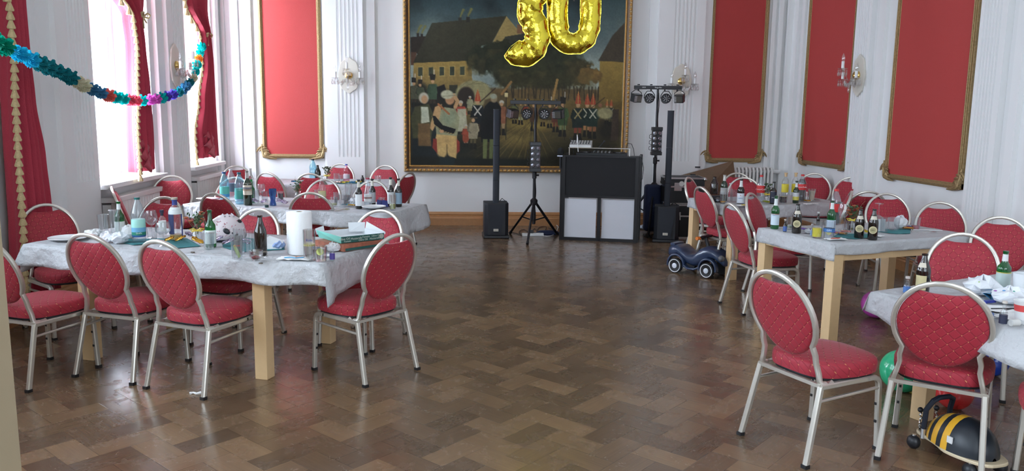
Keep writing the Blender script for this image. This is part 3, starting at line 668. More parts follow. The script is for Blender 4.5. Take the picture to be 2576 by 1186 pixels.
# ------------------------------------------------------------------ banquet chair
def hoop(n=26):
    """front view outline of the back frame as (x, z), from right foot over the top to the left foot"""
    pts = [(.188, .405), (.180, .44), (.168, .49), (.170, .53)]
    for k in range(n+1):
        a = R(-38+256*k/n); pts.append((.204*cos(a), .70+.215*sin(a)*(1.0 if sin(a) > 0 else .95)))
    return pts+[(-x, z) for x, z in pts[:4][::-1]]
def yback(z): return -.205-.155*max(0, (z-.45)/.47)**1.15
def make_chair():
    root = thing('banquet_chair', 'x', 'chair')
    # seat cushion
    def outline(s, k=44):
        o = []
        for i in range(k):
            a = 2*pi*i/k; c, s_ = cos(a), sin(a); p = 3.6
            x = abs(c)**(2/p)*(1 if c > 0 else -1); y = abs(s_)**(2/p)*(1 if s_ > 0 else -1)
            hw = .222 if y > 0 else .222-.03*(-y)
            o.append((x*hw*s, y*.215*s+.012+(.02*(1-x*x) if y > 0 else 0)))
        return o
    rows = []
    for s, z in ((.90, .405), (.985, .408), (1.0, .425), (1.0, .455), (.985, .468), (.93, .477), (.6, .487), (.25, .49), (.01, .491)):
        rows.append([(x, y, z) for x, y in outline(s)])
    mb = MB().grid(rows, closed=True); mb.f.append(tuple(range(44))[::-1]); mb.mi.append(0)
    mb.build('seat', Mt['fab_seat'], root, ang=60)
    MB().prism(outline(.93), .392, .405).build('seat_base', Mt['black'], root, smooth=False)
    # oval back pad with the grip dip at the top
    K = 48; ring = []
    for i in range(K):
        a = 2*pi*i/K+pi/2; x, z = .190*cos(a), .70+.198*sin(a)
        if sin(a) < 0: z = .70+.205*sin(a); x *= 1-.05*abs(sin(a))
        d = abs(x)/.085
        if sin(a) > 0 and d < 1: z -= .036*(1-d*d)**.6
        ring.append((x, z))
    rows = []
    for s, t in ((.0, -.012), (.5, -.012), (.93, -.010), (1., -.003), (1., .012), (.94, .024), (.7, .030), (.0, .033)):
        s = max(s, .004); rows.append([(x*s, yback(.69+(z-.69)*s)+t, .69+(z-.69)*s) for x, z in ring])
    MB().grid(rows, closed=True).build('backrest', Mt['fab_back'], root, ang=60)
    tb = rrect(.023, .025, .006, 2)
    pts = [(x, yback(z), z) for x, z in hoop()]
    pts = [(.196, -.13, .392), (.195, -.17, .390), (.192, -.195, .394)]+pts+[(-.192, -.195, .394), (-.195, -.17, .390), (-.196, -.13, .392)]
    MB().sweep(pts, tb, ref=(0, 1, 0)).build('back_frame', Mt['frame'], root)
    lg = rrect(.027, .027, .005, 1)
    for s in (-1, 1):
        mb = MB(); a = V((s*.205, .215, .0)); 
        arc = [(s*.20, .195-.05*(1-cos(R(t))), .335+.047*sin(R(t))) for t in (0, 25, 50, 75, 90)]
        mb.sweep([(s*.212, .205, .008)]+arc+[(s*.20, .10, .382)], lg, ref=(1, 0, 0))
        l = mb.build('leg', Mt['frame'], root)
        MB().box((s*.212, .2055, .009), (.030, .030, .018)).build('foot_cap', Mt['rubber'], l, smooth=False)
        for q in ((s*.200, .188, .24), (s*.2045, .188, .15)): MB().box(q, (.011, .014, .013)).build('bumper', Mt['rubber'], l, smooth=False)
        mb = MB().sweep([(s*.219, -.292, .008), (s*.198, -.205, .382)], lg, ref=(1, 0, 0))
        l = mb.build('leg', Mt['frame'], root)
        MB().box((s*.2195, -.294, .009), (.030, .030, .018)).build('foot_cap', Mt['rubber'], l, smooth=False)
        MB().sweep([(s*.2, .11, .382), (s*.2, -.21, .382)], lg, ref=(1, 0, 0)).build('seat_frame', Mt['frame'], root)
        MB().sweep([(s*.203, .194, .325), (s*.201, -.222, .312)], rrect(.014, .018, .004, 1), ref=(1, 0, 0)).build('stretcher', Mt['frame'], root)
    MB().box((0, -.208, .386), (.40, .016, .018)).build('rear_rail', Mt['frame'], root, smooth=False)
    return root
CH = make_chair(); used = []
def chair(px, py, deg, label, group, dx=0, dy=0):
    a = R(deg); p = at(px, py, .918); f = V((cos(a), sin(a), 0))
    c = V((p.x, p.y, 0))+f*.345+V((dx, dy, 0))
    o = CH if not used else copy_tree(CH); used.append(1)
    o.location = (c.x, c.y, 0); o.rotation_euler = (0, 0, a-pi/2)
    o['label'] = label; o['group'] = group; o['category'] = 'chair'; return o
G1, G2, G3 = 'chairs around the front left table', 'chairs around the middle left table', 'chairs around the back left table'
G4, G5, G6 = 'chairs around the back right table', 'chairs around the middle right table', 'chairs around the front right table'
for a in (
 (-5, 595, 66, 'red oval-back chair cut off by the left picture edge, next to the doorway', G1, -.10),
 (240, 589, 69, 'red chair seen from behind at the front left table, left of the near pair', G1, -.05),
 (400, 606, 64, 'red chair with stitched diamonds seen from behind at the front left table, nearest the viewer', G1),
 (112, 515, -42, 'dark red chair at the left end of the front left table, by the curtain', G1),
 (412, 497, -105, 'red chair behind the front left table, behind the clear blue-necked bottle', G1),
 (652, 527, -112, 'red chair behind the front left table, behind the plain brown bottle', G1),
 (958, 530, -112, 'red chair behind the pizza boxes, facing the viewer', G1),
 (985, 590, 138, 'red oval-back chair at the right end of the front left table, beside the pizza boxes', G1, .03),
 (540, 487, 66, 'red chair seen from behind, just behind the panda helmet', G2),
 (780, 485, 88, 'dark red chair seen from behind, rising behind the kitchen roll', G2),
 (283, 470, 22, 'red chair seen edge-on in front of the nearer left radiator', G2),
 (412, 443, -72, 'red chair under the nearer left window sill, beside the white pillar', G2, .08),
 (592, 447, -100, 'red chair behind the two blue water bottles of the middle left table', G2),
 (817, 452, -105, 'red chair behind the juice bottle of the middle left table', G2),
 (938, 456, -105, 'red chair behind the row of dark bottles of the middle left table', G2),
 (594, 418, -60, 'small dark red chair near the far left corner of the hall', G3),
 (677, 433, 64, 'red chair seen from behind, below the left red wall panel', G3, 0, -.10),
 (780, 437, 80, 'small red chair seen from behind, below two bottles of the back left table', G3),
 (857, 413, -98, 'red chair behind the back left table, below the fluted pillar', G3),
 (970, 417, -105, 'red chair behind the right part of the back left table, left of the painting', G3),
 (1028, 435, 150, 'dark red chair turned sideways below the left corner of the painting', G3),
 (1733, 447, -35, 'dark red chair beside the right column speaker, left end of its table', G4),
 (1768, 465, 12, 'bright red chair seen slanting from behind, above the toy car', G4, -.10, -.28),
 (1890, 487, -40, 'dark red chair standing between the two right tables, right of the quilted one', G5),
 (1855, 436, -95, 'red chair in front of the leaning board, farther of two nested backs', G4),
 (1858, 449, -100, 'red chair behind the back right table, nearer of two nested backs', G4, .10, .08),
 (2050, 437, -112, 'red chair below the middle red panel, right of the cola bottle', G4),
 (2142, 447, -114, 'red chair beside the right wall, below the wall lamp', G4),
 (2140, 482, 156, 'red chair seen edge-on at the right end of the back right table', G4),
 (2185, 482, 80, 'dark red chair seen from behind, behind the orange flowers', G4),
 (1840, 513, 8, 'quilted red chair seen from behind at the left end of the middle right table', G5),
 (2232, 488, -102, 'red chair facing the viewer behind the upturned wine glass', G5),
 (2366, 510, -107, 'red chair facing the viewer by the right wall, left of two bright-framed ones', G5),
 (2520, 547, -114, 'red chair facing the viewer by the right wall, at the right picture edge', G5),
 (2425, 589, -116, 'red chair behind the front right table with a grey frame, above the green beer bottle', G6),
 (1950, 683, 23, 'bright quilted red chair standing alone in the foreground, left of the front right table', G6),
 (2350, 708, 53, 'large red chair seen from behind in the foreground, above the bee ride-on toy', G6, .025, -.04),
): chair(*a)
o = copy_tree(CH); p = at(2660, 985, .47); o.location = (p.x+.06, p.y-.10, 0); o.rotation_euler = (0, 0, R(150-90))
o['label'] = 'red chair mostly cut off by the lower right picture corner'; o['group'] = G6

# ------------------------------------------------------------------ tables
def table(label, corner, ux, L_, Wd, inset=0.0, legw=.085, ov=0.0):
    """corner = near left-hand corner of the frame; ux = unit long direction (x,y); the other side lies 90 degrees left of it"""
    ang = math.atan2(ux[1], ux[0]); c = V((corner[0], corner[1], 0)); u = V((cos(ang), sin(ang), 0)); v = V((-sin(ang), cos(ang), 0))
    ctr = c+u*L_/2+v*Wd/2
    root = thing('dining_table', label, 'table', ctr, ang, 'beech tables under paper cloths')
    MB().box((0, 0, .735), (L_, Wd, .026)).build('tabletop', Mt['beech'], root, smooth=False, bevel=.003)
    li = L_-2*inset
    for sx in (-1, 1):
        for sy in (-1, 1):
            MB().box((sx*(li/2-legw/2), sy*(Wd/2-legw/2), .361), (legw, legw, .722)).build('leg', Mt['beech'], root, smooth=False, bevel=.003)
    for sy in (-1, 1): MB().box((0, sy*(Wd/2-.02), .675), (li-2*legw, .024, .09)).build('apron', Mt['beech'], root, smooth=False)
    for sx in (-1, 1): MB().box((sx*(li/2-.02), 0, .675), (.024, Wd-2*legw, .09)).build('apron', Mt['beech'], root, smooth=False)
    return ctr, ang
def cloth(label, ctr, ang, L_, Wd, drops, seed=0, flare=.02, cuts=None):
    """paper laid over the top; drops = (near, right, far, left) hang, each a function of 0..1 along that side"""
    rs = random.Random(seed); g = .006; mb = MB()
    nx, ny = int(L_/.05), int(Wd/.05); hx, hy = L_/2+g, Wd/2+g
    ph = [rs.random()*6 for _ in range(12)]
    def wr(x, y): return .0018*(sin(23*x+ph[0]+3*sin(9*y+ph[1]))*sin(19*y+ph[2])+.7*sin(41*x+31*y+ph[3]))
    xs = np.linspace(-hx, hx, nx); ys = np.linspace(-hy, hy, ny)
    mb.grid([[(x, y, .7565+max(-.001, wr(x, y))) for x in xs] for y in ys])
    sides = [([(x, -hy) for x in xs], (0, -1)), ([(hx, y) for y in ys], (1, 0)), ([(x, hy) for x in xs[::-1]], (0, 1)), ([(-hx, y) for y in ys[::-1]], (-1, 0))]
    for si, (line_, nrm) in enumerate(sides):
        n = len(line_); rows = []
        for k in range(7):
            t = k/6; row = []
            for i, (x, y) in enumerate(line_):
                s = i/(n-1); dr = drops[si](s)
                corner = max(0, 1-min(s, 1-s)*L_/.12) if min(s, 1-s) < .1 else 0
                f = (.003+flare*t*(1+.8*sin(13*s*(L_ if si % 2 == 0 else Wd)+ph[si+4]))+.006*sin(37*s+ph[si])*t)
                if t == 0: f = 0
                sg = 0
                tx, ty = -nrm[1], nrm[0]
                # corners gather slightly round
                e = f*(1 if s > .98 else (-1 if s < .02 else 0))*1.0
                row.append((x+nrm[0]*f+tx*e*(1 if si in (0, 1, 2, 3) else 0), y+nrm[1]*f+ty*e, .7565-dr*t-(0.002 if t else 0)))
            rows.append(row)
        mb.grid(rows)
    o = mb.build('paper_tablecloth', Mt['paper'], None, ang=75, loc=(ctr.x, ctr.y, 0), rz=ang, solid=.0012)
    return tag(o, label, 'tablecloth', 'white paper tablecloths')
def lerp(a, b): return lambda s: a+(b-a)*s
def wav(f, amp, fr, ph=0): return lambda s: f(s)+amp*sin(fr*s+ph)
# front left table: long, legs set in from both ends
u = V((2.08, -.70)).normalized()
c1, a1 = table('front left beech table with kitchen roll and pizza boxes on it', (-2.89, 5.37), u, 2.18, .90, inset=.40)
cloth('white paper cloth on the front left table, torn flap hanging at its right end', c1, a1, 2.18, .90,
      (wav(lerp(.135, .13), .006, 17), lambda s: .25-.15*min(1, s*1.3), lerp(.10, .10), lerp(.1, .19)), 1, .035)
u = V((2.03, -.76)).normalized()
c2, a2 = table('middle left beech table with two blue water bottles on it', (-2.66, 7.72), u, 2.12, .88, inset=.40)
cloth('white paper cloth on the middle left table, grey flap at its right end', c2, a2, 2.12, .88,
      (wav(lerp(.12, .12), .004, 15, 2), lambda s: .17+.06*sin(3*s), lerp(.10, .10), lerp(.1, .12)), 2, .04)
u = V((1.0, .06)).normalized()
c3, a3 = table('back left beech table near the fluted pillar', (-2.72, 9.80), u, 1.84, .85, inset=.2)
cloth('white paper cloth on the back left table', c3, a3, 1.84, .85, (wav(lerp(.2, .16), .01, 11), lerp(.15, .12), lerp(.1, .1), lerp(.1, .1)), 3, .03)
u = V((.96, .25)).normalized()
c4, a4 = table('back right beech table with cola bottles on it', (2.70, 7.76), u, 1.42, .84)
cloth('white paper cloth on the back right table', c4, a4, 1.42, .84, (wav(lerp(.13, .12), .006, 9), lerp(.12, .12), lerp(.1, .1), lerp(.10, .105)), 4, .012)
u = V((.955, .295)).normalized()
c5, a5 = table('middle right beech table with brown beer bottles on it', (2.655, 5.45), u, 1.40, .85)
cloth('white paper cloth folded over the middle right table', c5, a5, 1.40, .85, (wav(lerp(.075, .075), .006, 9), lerp(.1, .1), lerp(.1, .1), lerp(.11, .12)), 5, .010)
u = V((.91, .42)).normalized(); v = V((-u.y, u.x))
p6 = V((2.126, 3.918))-v*.88
c6, a6 = table('front right beech table with crumpled party paper on it', p6, u, 2.0, .88, inset=.40)
cloth('white paper cloth on the front right table, crooked over its left end', c6, a6, 2.0, .88, (wav(lerp(.16, .14), .02, 9), lerp(.14, .14), lerp(.1, .1), wav(lerp(.10, .20), .02, 6)), 6, .03)

# ------------------------------------------------------------------ curtains of the left wall
TS = [None]
def curtain(label, rows_px, X, fringe_top=0, seed=0, group='red swagged curtains', tie=None, hem='cascade'):
    """rows_px: (py, left px, right px) from top down; hangs in the plane X before the wall"""
    rs = random.Random(seed); z0 = None
    P = []
    for py, xl, xr in rows_px:
        a, b = atX(xl, py, X), atX(xr, py, X); P.append((a.z if abs(a.z-b.z) < .0 else (a.z+b.z)/2, a.y, b.y))
    zs = [p[0] for p in P]; root = thing('curtain', label, 'curtain', (X, (P[-1][1]+P[-1][2])/2, 0), group=group)
    oy = (P[-1][1]+P[-1][2])/2; n = 60; m_ = 50; rows = []; ph = rs.random()*6; edge = []
    for j in range(m_+1):
        z = zs[0]+(zs[-1]-zs[0])*j/m_
        k = 0
        while k < len(P)-2 and P[k+1][0] > z: k += 1
        t = (P[k][0]-z)/(P[k][0]-P[k+1][0]+1e-9); t = t*t*(3-2*t) if 0 <= t <= 1 else t
        ya = P[k][1]*(1-t)+P[k+1][1]*t; yb = P[k][2]*(1-t)+P[k+1][2]*t; row = []
        wdt = abs(yb-ya); folds = 5
        amp = .040+.014*(j/m_)
        for i in range(n+1):
            s = i/n; x = amp*(sin(2*pi*folds*s+ph)+.35*sin(2*pi*folds*2.3*s+ph*2))
            zz = z
            if j == m_ and hem == 'cascade': pass
            row.append((x, ya+(yb-ya)*s-oy, zz))
        rows.append(row); edge.append(row[0])
    o = MB().grid(rows).build('drape', Mt['curtain'], root, ang=80, solid=.004)
    if hem == 'cascade':   # zigzag folds of the lower inner edge
        ya, yb = P[-1][1]-oy, P[-1][2]-oy; zb = zs[-1]; mb = MB(); wd = (yb-ya)
        zz = [(0.62, .0), (.52, .62), (.36, -.06), (.24, .52), (.12, .02), (0.0, .5)]
        for k in range(len(zz)-1):
            (h0, s0), (h1, s1) = zz[k], zz[k+1]; off = .04+.010*k
            mb.grid([[(off+.01*sin(6*q), ya+wd*(s0*(1-t)*(1-q)+s1*t*(1-q)+.55*q), zb+.42*(h0*(1-t)+h1*t)+.10*q+.02*sin(5*t)) for q in np.linspace(0, 1, 6)] for t in np.linspace(0, 1, 6)])
        mb.build('cascade_hem', Mt['curtain'], root, ang=80, solid=.004)
    # fringe: braid plus tassels along the inner edge
    br = MB(); ts = MB(); acc = 0; last = None; nt_ = 0
    br.tube([(p[0]+.02, p[1]-.01, p[2]) for p in edge], .012, 6)
    for p in edge:
        q = V(p)
        if last is None or (q-last).length > .058:
            last = q
            if TS[0] is None: TS[0] = ts.lathe([(.004, .0), (.016, -.012), (.012, -.024), (.03, -.075), (.026, -.085), (.001, -.085)], 8).build('tassel', Mt['fringe'], root)
            else: t_ = TS[0].copy(); COL.objects.link(t_); TS[0] = t_; t_.parent = root
            TS[0].location = (p[0]+.025, p[1]-.02, p[2])
    br.build('braid', Mt['fringe'], root)
    if tie:
        q = atX(tie[0], tie[1], X); mb = MB(); c = (.03, q.y-oy, q.z)
        for s in (-1, 1): mb.tube([c, (c[0]+.03, c[1]+s*.05, c[2]+.04), (c[0]+.03, c[1]+s*.11, c[2]+.03), (c[0]+.02, c[1]+s*.09, c[2]-.005), c], .011, 6)
        mb.tube([c, (c[0]+.02, c[1]-.04, c[2]-.12)], .009, 6); mb.tube([c, (c[0]+.02, c[1]+.04, c[2]-.06)], .009, 6); mb.tube([c, (-.04, c[1]+.10, c[2]+.02)], .012, 6); mb.build('tie_back', Mt['fringe'], root)
curtain('wide red curtain at the left picture edge with gold tassels, reaching low', [(-330, -160, 60), (-100, -60, 50), (0, 0, 52), (120, 10, 62), (250, 14, 76), (400, 22, 102), (520, 30, 116), (640, 34, 134), (745, 44, 140)], XL+.13, seed=3, hem='straight')
curtain('red swagged curtain beside the nearer left window, tied back with a gold cord', [(-420, 200, 372), (-260, 222, 366), (-120, 240, 362), (-30, 262, 357), (45, 318, 355), (110, 326, 362), (220, 327, 374), (330, 327, 382), (430, 333, 386)], XL+.10, tie=(352, 42), seed=1)
curtain('red swagged curtain beside the farther left window, tied with a gold bow', [(-420, 424, 532), (-200, 440, 528), (-40, 462, 520), (20, 472, 519), (92, 508, 526), (160, 512, 532), (260, 503, 538), (330, 495, 543), (395, 500, 547)], XL+.10, tie=(516, 92), seed=2)

# ------------------------------------------------------------------ crystal wall lamps
def sconce(label, pos, rz, first=[None]):
    if first[0] is None:
        root = thing('wall_lamp', label, 'lamp', group='crystal wall lamps'); first[0] = root
        pl = []
        for i in range(40):
            a = 2*pi*i/40; k = 1+.035*cos(8*a); pl.append((.15*cos(a)*k, .245*sin(a)*k))
        T = M4.Rotation(R(90), 4, 'X')
        MB().prism(pl, 0, .022, T=T).build('back_plate', C3('lamp_plate', (.70, .66, .58), rough=.5, var=.06, bscale=20), root, smooth=False, bevel=.006)
        MB().lathe([(.05, 0), (.055, .015), (.04, .035), (.045, .05), (.02, .07), (.001, .072)], 18, T=M4.Translation((0, -.02, 0)) @ T).build('brass_boss', Mt['brass'], root)
        cy = MB(); 
        for (ax, ay, az) in ((-.17, -.13, -.05), (.17, -.13, -.05), (0, -.22, .07)):
            arm = MB().tube([(0, -.06, -.02), (ax*.4, -.06+(ay+.06)*.4, -.09), (ax*.8, -.06+(ay+.06)*.8, az-.06), (ax, ay, az)], .009, 8).build('arm', Mt['crystal'], root)
            MB().lathe([(.004, -.01), (.05, .0), (.058, .012), (.03, .008), (.004, .004)], 16, (ax, ay, az)).build('drip_pan', Mt['crystal'], arm)
            MB().lathe([(.017, 0), (.017, .085), (.001, .085)], 12, (ax, ay, az+.01)).build('candle_tube', Mt['whitep'], arm)
            MB().lathe([(.012, 0), (.022, .03), (.016, .06), (.002, .095)], 12, (ax, ay, az+.095)).build('bulb', Mt['crystal'], arm)
            for k in range(7):
                a = 2*pi*k/7; bx, by = ax+.05*cos(a), ay+.05*sin(a)
                MB().ell((bx, by, az-.018), (.007, .007, .013), 6).ell((bx, by, az-.055), (.014, .009, .028), 6).build('crystal_drop', Mt['crystal'], arm, ang=10)
        dr = MB(); rs = random.Random(4)
        for k in range(16):
            a = 2*pi*k/16; MB().ell((.09*cos(a), -.12+.05*sin(a), -.07-.05*abs(sin(a*1.5))), (.016, .010, .030), 6).build('crystal_drop', Mt['crystal'], root, ang=10)
        for k in range(8): dr.ell((0, -.09-.004*k, .05-.02*k), (.014, .014, .011), 8)
        dr.ell((0, -.125, -.125), (.014, .012, .03), 8).ell((0, -.13, -.17), (.02, .012, .04), 8); dr.build('bead_chain', Mt['crystal'], root)
    else: root = copy_tree(first[0])
    root.location = pos; root.rotation_euler = (0, 0, rz); root['label'] = label; return root
sconce('crystal wall lamp on the fluted pillar left of the painting', atY(878, 190, YB-.11), 0)
sconce('crystal wall lamp on the fluted pillar right of the painting, partly behind the light bar', atY(1713, 205, YB-.11), 0)
p = atX(2163, 190, XR-.06); sconce('crystal wall lamp on the right wall between two red panels', p, R(-90))
p = atX(438, 165, XL+.09); sconce('crystal wall lamp on the pillar between the left windows', p, R(90))
# ------------------------------------------------------------------ DJ corner
BK, BM = Mt['black'], Mt['blackm']
def ring_sec(n, r): return [(r*cos(2*pi*i/n), r*sin(2*pi*i/n)) for i in range(n)]
def column_speaker(label, pos, rz, hh=1.70):
    root = thing('column_speaker', label, 'speaker', pos, rz, 'black column speakers')
    MB().box((0, 0, .02), (.345, .40, .04)).build('base_plate', BK, root, smooth=False, bevel=.012)
    pl = [(-.16, .18), (-.16, -.12), (-.115, -.17), (.115, -.17), (.16, -.12), (.16, .18)]
    MB().prism(pl, .04, .47).build('subwoofer_box', C3('cabinet_black', (.016, .018, .024), rough=.55, bump=.15, bscale=120), root, smooth=False, bevel=.006)
    # tapered front grille
    mb = MB(); vs = [(-.115, -.172, .45), (.115, -.172, .45), (.06, -.182, .07), (-.075, -.182, .07)]
    vs += [(x, y+.03, z) for x, y, z in vs]; mb.add(vs, [(0, 1, 2, 3), (4, 7, 6, 5), (0, 4, 5, 1), (1, 5, 6, 2), (2, 6, 7, 3), (3, 7, 4, 0)])
    mb.build('front_grille', C3('grille', (.022, .026, .036), rough=.7, bump=.4, bscale=400), root, smooth=False)
    b = MB().box((-.01, -.19, .115), (.065, .008, .032)).build('badge', C3('badge_silver', (.62, .60, .52), rough=.4), root, smooth=False)
    lettering('the E', .02, 'badge_lettering', C3('badge_ink', (.25, .22, .16)), b, (-.01, -.1945, .115), (R(90), 0, 0))
    z = .47
    for k, seg in enumerate((.30, .46, hh-.47-.76)):
        MB().prism(rrect(.083, .095, .02, 3), z, z+seg-.004).build('column_section', C3('grille', (1, 1, 1)), root, ang=50); z += seg
    MB().prism(rrect(.085, .097, .02, 3), hh-.004, hh+.004).build('top_cap', BK, root, smooth=False)
    MB().tube([(.05, .06, .47), (.09, .08, .51), (.14, .12, .47), (.17, .2, .3), (.18, .24, .02)], .005, 6).build('cable', Mt['rubber'], root)
p = at(1248, 601); column_speaker('black column speaker standing left of the painting lights, below the big painting', (p.x, p.y+.19, 0), R(2))
p = at(1680, 612); column_speaker('black column speaker right of the booth, beside the chairs', (p.x+.02, p.y+.2, 0), R(-14), 1.71)
def par(mb_root, c, m_):
    T = M4.Translation(c) @ M4.Rotation(R(-102), 4, 'X')
    b = MB().lathe([(.03, .06), (.062, .05), (.068, .0), (.068, -.02), (.058, -.024), (.0, -.018)][::-1], 20, T=T).build('par_light', BM, mb_root)
    l = MB()
    for r_, n in ((.0, 1), (.022, 5), (.043, 8)):
        for k in range(n):
            a = 2*pi*k/n; l.ell((r_*cos(a), r_*sin(a), .021), (.0075, .0075, .006), 8, T=M4.Translation(c) @ M4.Rotation(R(-102), 4, 'X') @ M4.Rotation(pi, 4, 'X'))
    l.build('lens', C3('lens_grey', (.75, .75, .78), rough=.12, metal=.6), b)
    MB().tube([(c[0]-.075, c[1], c[2]), (c[0]-.07, c[1], c[2]+.05), (c[0]-.035, c[1], c[2]+.10), (c[0]+.035, c[1], c[2]+.10), (c[0]+.07, c[1], c[2]+.05), (c[0]+.075, c[1], c[2])], .006, 6).build('bracket', BM, b)
def light_stand(label, pos, rz, hub, top, foot=.56, brand=False, legs=((-1, .15), (.08, -1), (1, .1))):
    root = thing('light_stand', label, 'lamp stand', pos, rz, 'tripod light stands')
    MB().tube([(0, 0, .20), (0, 0, hub+.35)], .019, 12).tube([(0, 0, hub+.3), (0, 0, top)], .0145, 12).build('pole', BM, root)
    MB().lathe([(.02, -.04), (.045, -.03), (.05, .03), (.03, .05), (.02, .06)], 12, (0, 0, hub)).build('hub', BM, root)
    MB().lathe([(.016, -.05), (.03, -.04), (.03, .04), (.016, .05)], 12, (0, 0, hub+.36)).build('collar', BM, root)
    MB().tube([(.02, 0, hub+.36), (.06, 0, hub+.36)], .012, 8).build('knob', BM, root)
    for dx, dy in legs:
        l_ = math.hypot(dx, dy); dx, dy = dx/l_, dy/l_
        lg = MB().sweep([(dx*.04, dy*.04, hub-.01), (dx*foot, dy*foot, .02)], rrect(.034, .024, .006, 1)).build('leg', BM, root)
        MB().tube([(dx*(foot-.02), dy*(foot-.02), .035), (dx*(foot+.01), dy*(foot+.01), .012)], .02, 8).build('rubber_foot', Mt['rubber'], lg)
        MB().sweep([(dx*.02, dy*.02, .25), (dx*foot*.45, dy*foot*.45, hub*.55)], rrect(.02, .008, .003, 1)).build('brace', BM, root)
    bar = MB().box((0, 0, top+.02), (.66, .05, .05)).build('light_bar', BM, root, smooth=False, bevel=.004)
    if brand:
        wm = C3('print_white', (.8, .8, .8)); lettering('Stage-Bar', .026, 'bar_lettering', wm, bar, (.0, -.0262, top+.02), (R(90), 0, 0)); lettering('I-KH', .026, 'bar_logo', wm, bar, (-.2, -.0262, top+.02), (R(90), 0, 0))
    for sx in (-.27, -.095, .095, .27):
        MB().tube([(sx, 0, top+.05), (sx, 0, top+.065)], .018, 10).tube([(sx, 0, top), (sx, 0, top-.03)], .011, 8).build('clamp_screw', BM, bar)
    for s in (-1, 1):
        par(root, (s*.115, -.01, top-.13), None)
        c = V((s*.30, -.02, top-.125)); T = M4.Translation(c) @ M4.Rotation(R(s*-28), 4, 'Z') @ M4.Rotation(R(14), 4, 'X')
        e = MB().box((0, 0, 0), (.125, .10, .11), T=T).build('effect_light', C3('effect_body', (.03, .03, .033), rough=.3, metal=.3), root, smooth=False, bevel=.004)
        MB().box((0, -.052, 0), (.10, .008, .085), T=T).build('front_glass', C3('smoke_glass', (.16, .15, .13), rough=.12, metal=.5), e, smooth=False)
        g = MB()
        for k in range(6): g.box((-.05+.0*k, -.058, -.035+.014*k), (.04, .004, .006), T=T)
        g.build('lens_strip', C3('lens_grey', (.7, .7, .7)), e, smooth=False)
        MB().tube([c+V((-.07, 0, .0)), c+V((-.07, 0, .07)), c+V((-.02, 0, .11)), c+V((.02, 0, .11)), c+V((.07, 0, .07)), c+V((.07, 0, .0))], .005, 6).build('bracket', BM, e)
    # moonflower box clamped half way up
    zc = hub+(top-hub)*.47
    e = MB().box((0, -.05, zc), (.13, .10, .30)).box((0, -.05, zc+.17), (.145, .11, .05)).box((0, -.05, zc-.17), (.145, .11, .05)).build('spider_light', C3('effect_body', (1, 1, 1)), root, smooth=False, bevel=.006)
    g = MB()
    for k in range(4):
        for s in (-1, 1): g.lathe([(.0, .012), (.024, .01), (.03, 0)], 12, T=M4.Translation((s*.036, -.103, zc-.11+.073*k)) @ M4.Rotation(R(90), 4, 'X') @ M4.Rotation(R(s*20), 4, 'Y'))
    g.build('lens', C3('lens_dark', (.25, .25, .28), rough=.1, metal=.7), e)
    for k in range(3): MB().tube([(-.065, -.04, zc+.1-.08*k), (-.10, -.04, zc+.08-.08*k), (-.10, -.04, zc+.04-.08*k), (-.065, -.04, zc+.03-.08*k)], .004, 6).build('cable_loop', Mt['rubber'], e)
    w = []
    for k in range(30): z = .2+(top-.25)*k/29; w.append((.02+.006*sin(k), .012*cos(k*.9)+.006, z))
    MB().tube(w, .005, 6).build('cable', Mt['rubber'], root)
p = at(1345, 601); light_stand('black tripod light stand before the painting, with four lamps on its bar', (p.x-.02, p.y-.02, 0), R(2), .49, 1.775, .50, legs=((-.27, .42), (-.12, -.43), (.39, .36)))
p = at(1645, 588); light_stand('taller black tripod light stand behind the booth, lettered bar and four lamps', (p.x, p.y+.10, 0), R(-3), .66, 2.01, .50, True, legs=((-1, .0), (-.3, -1), (.8, .9)))

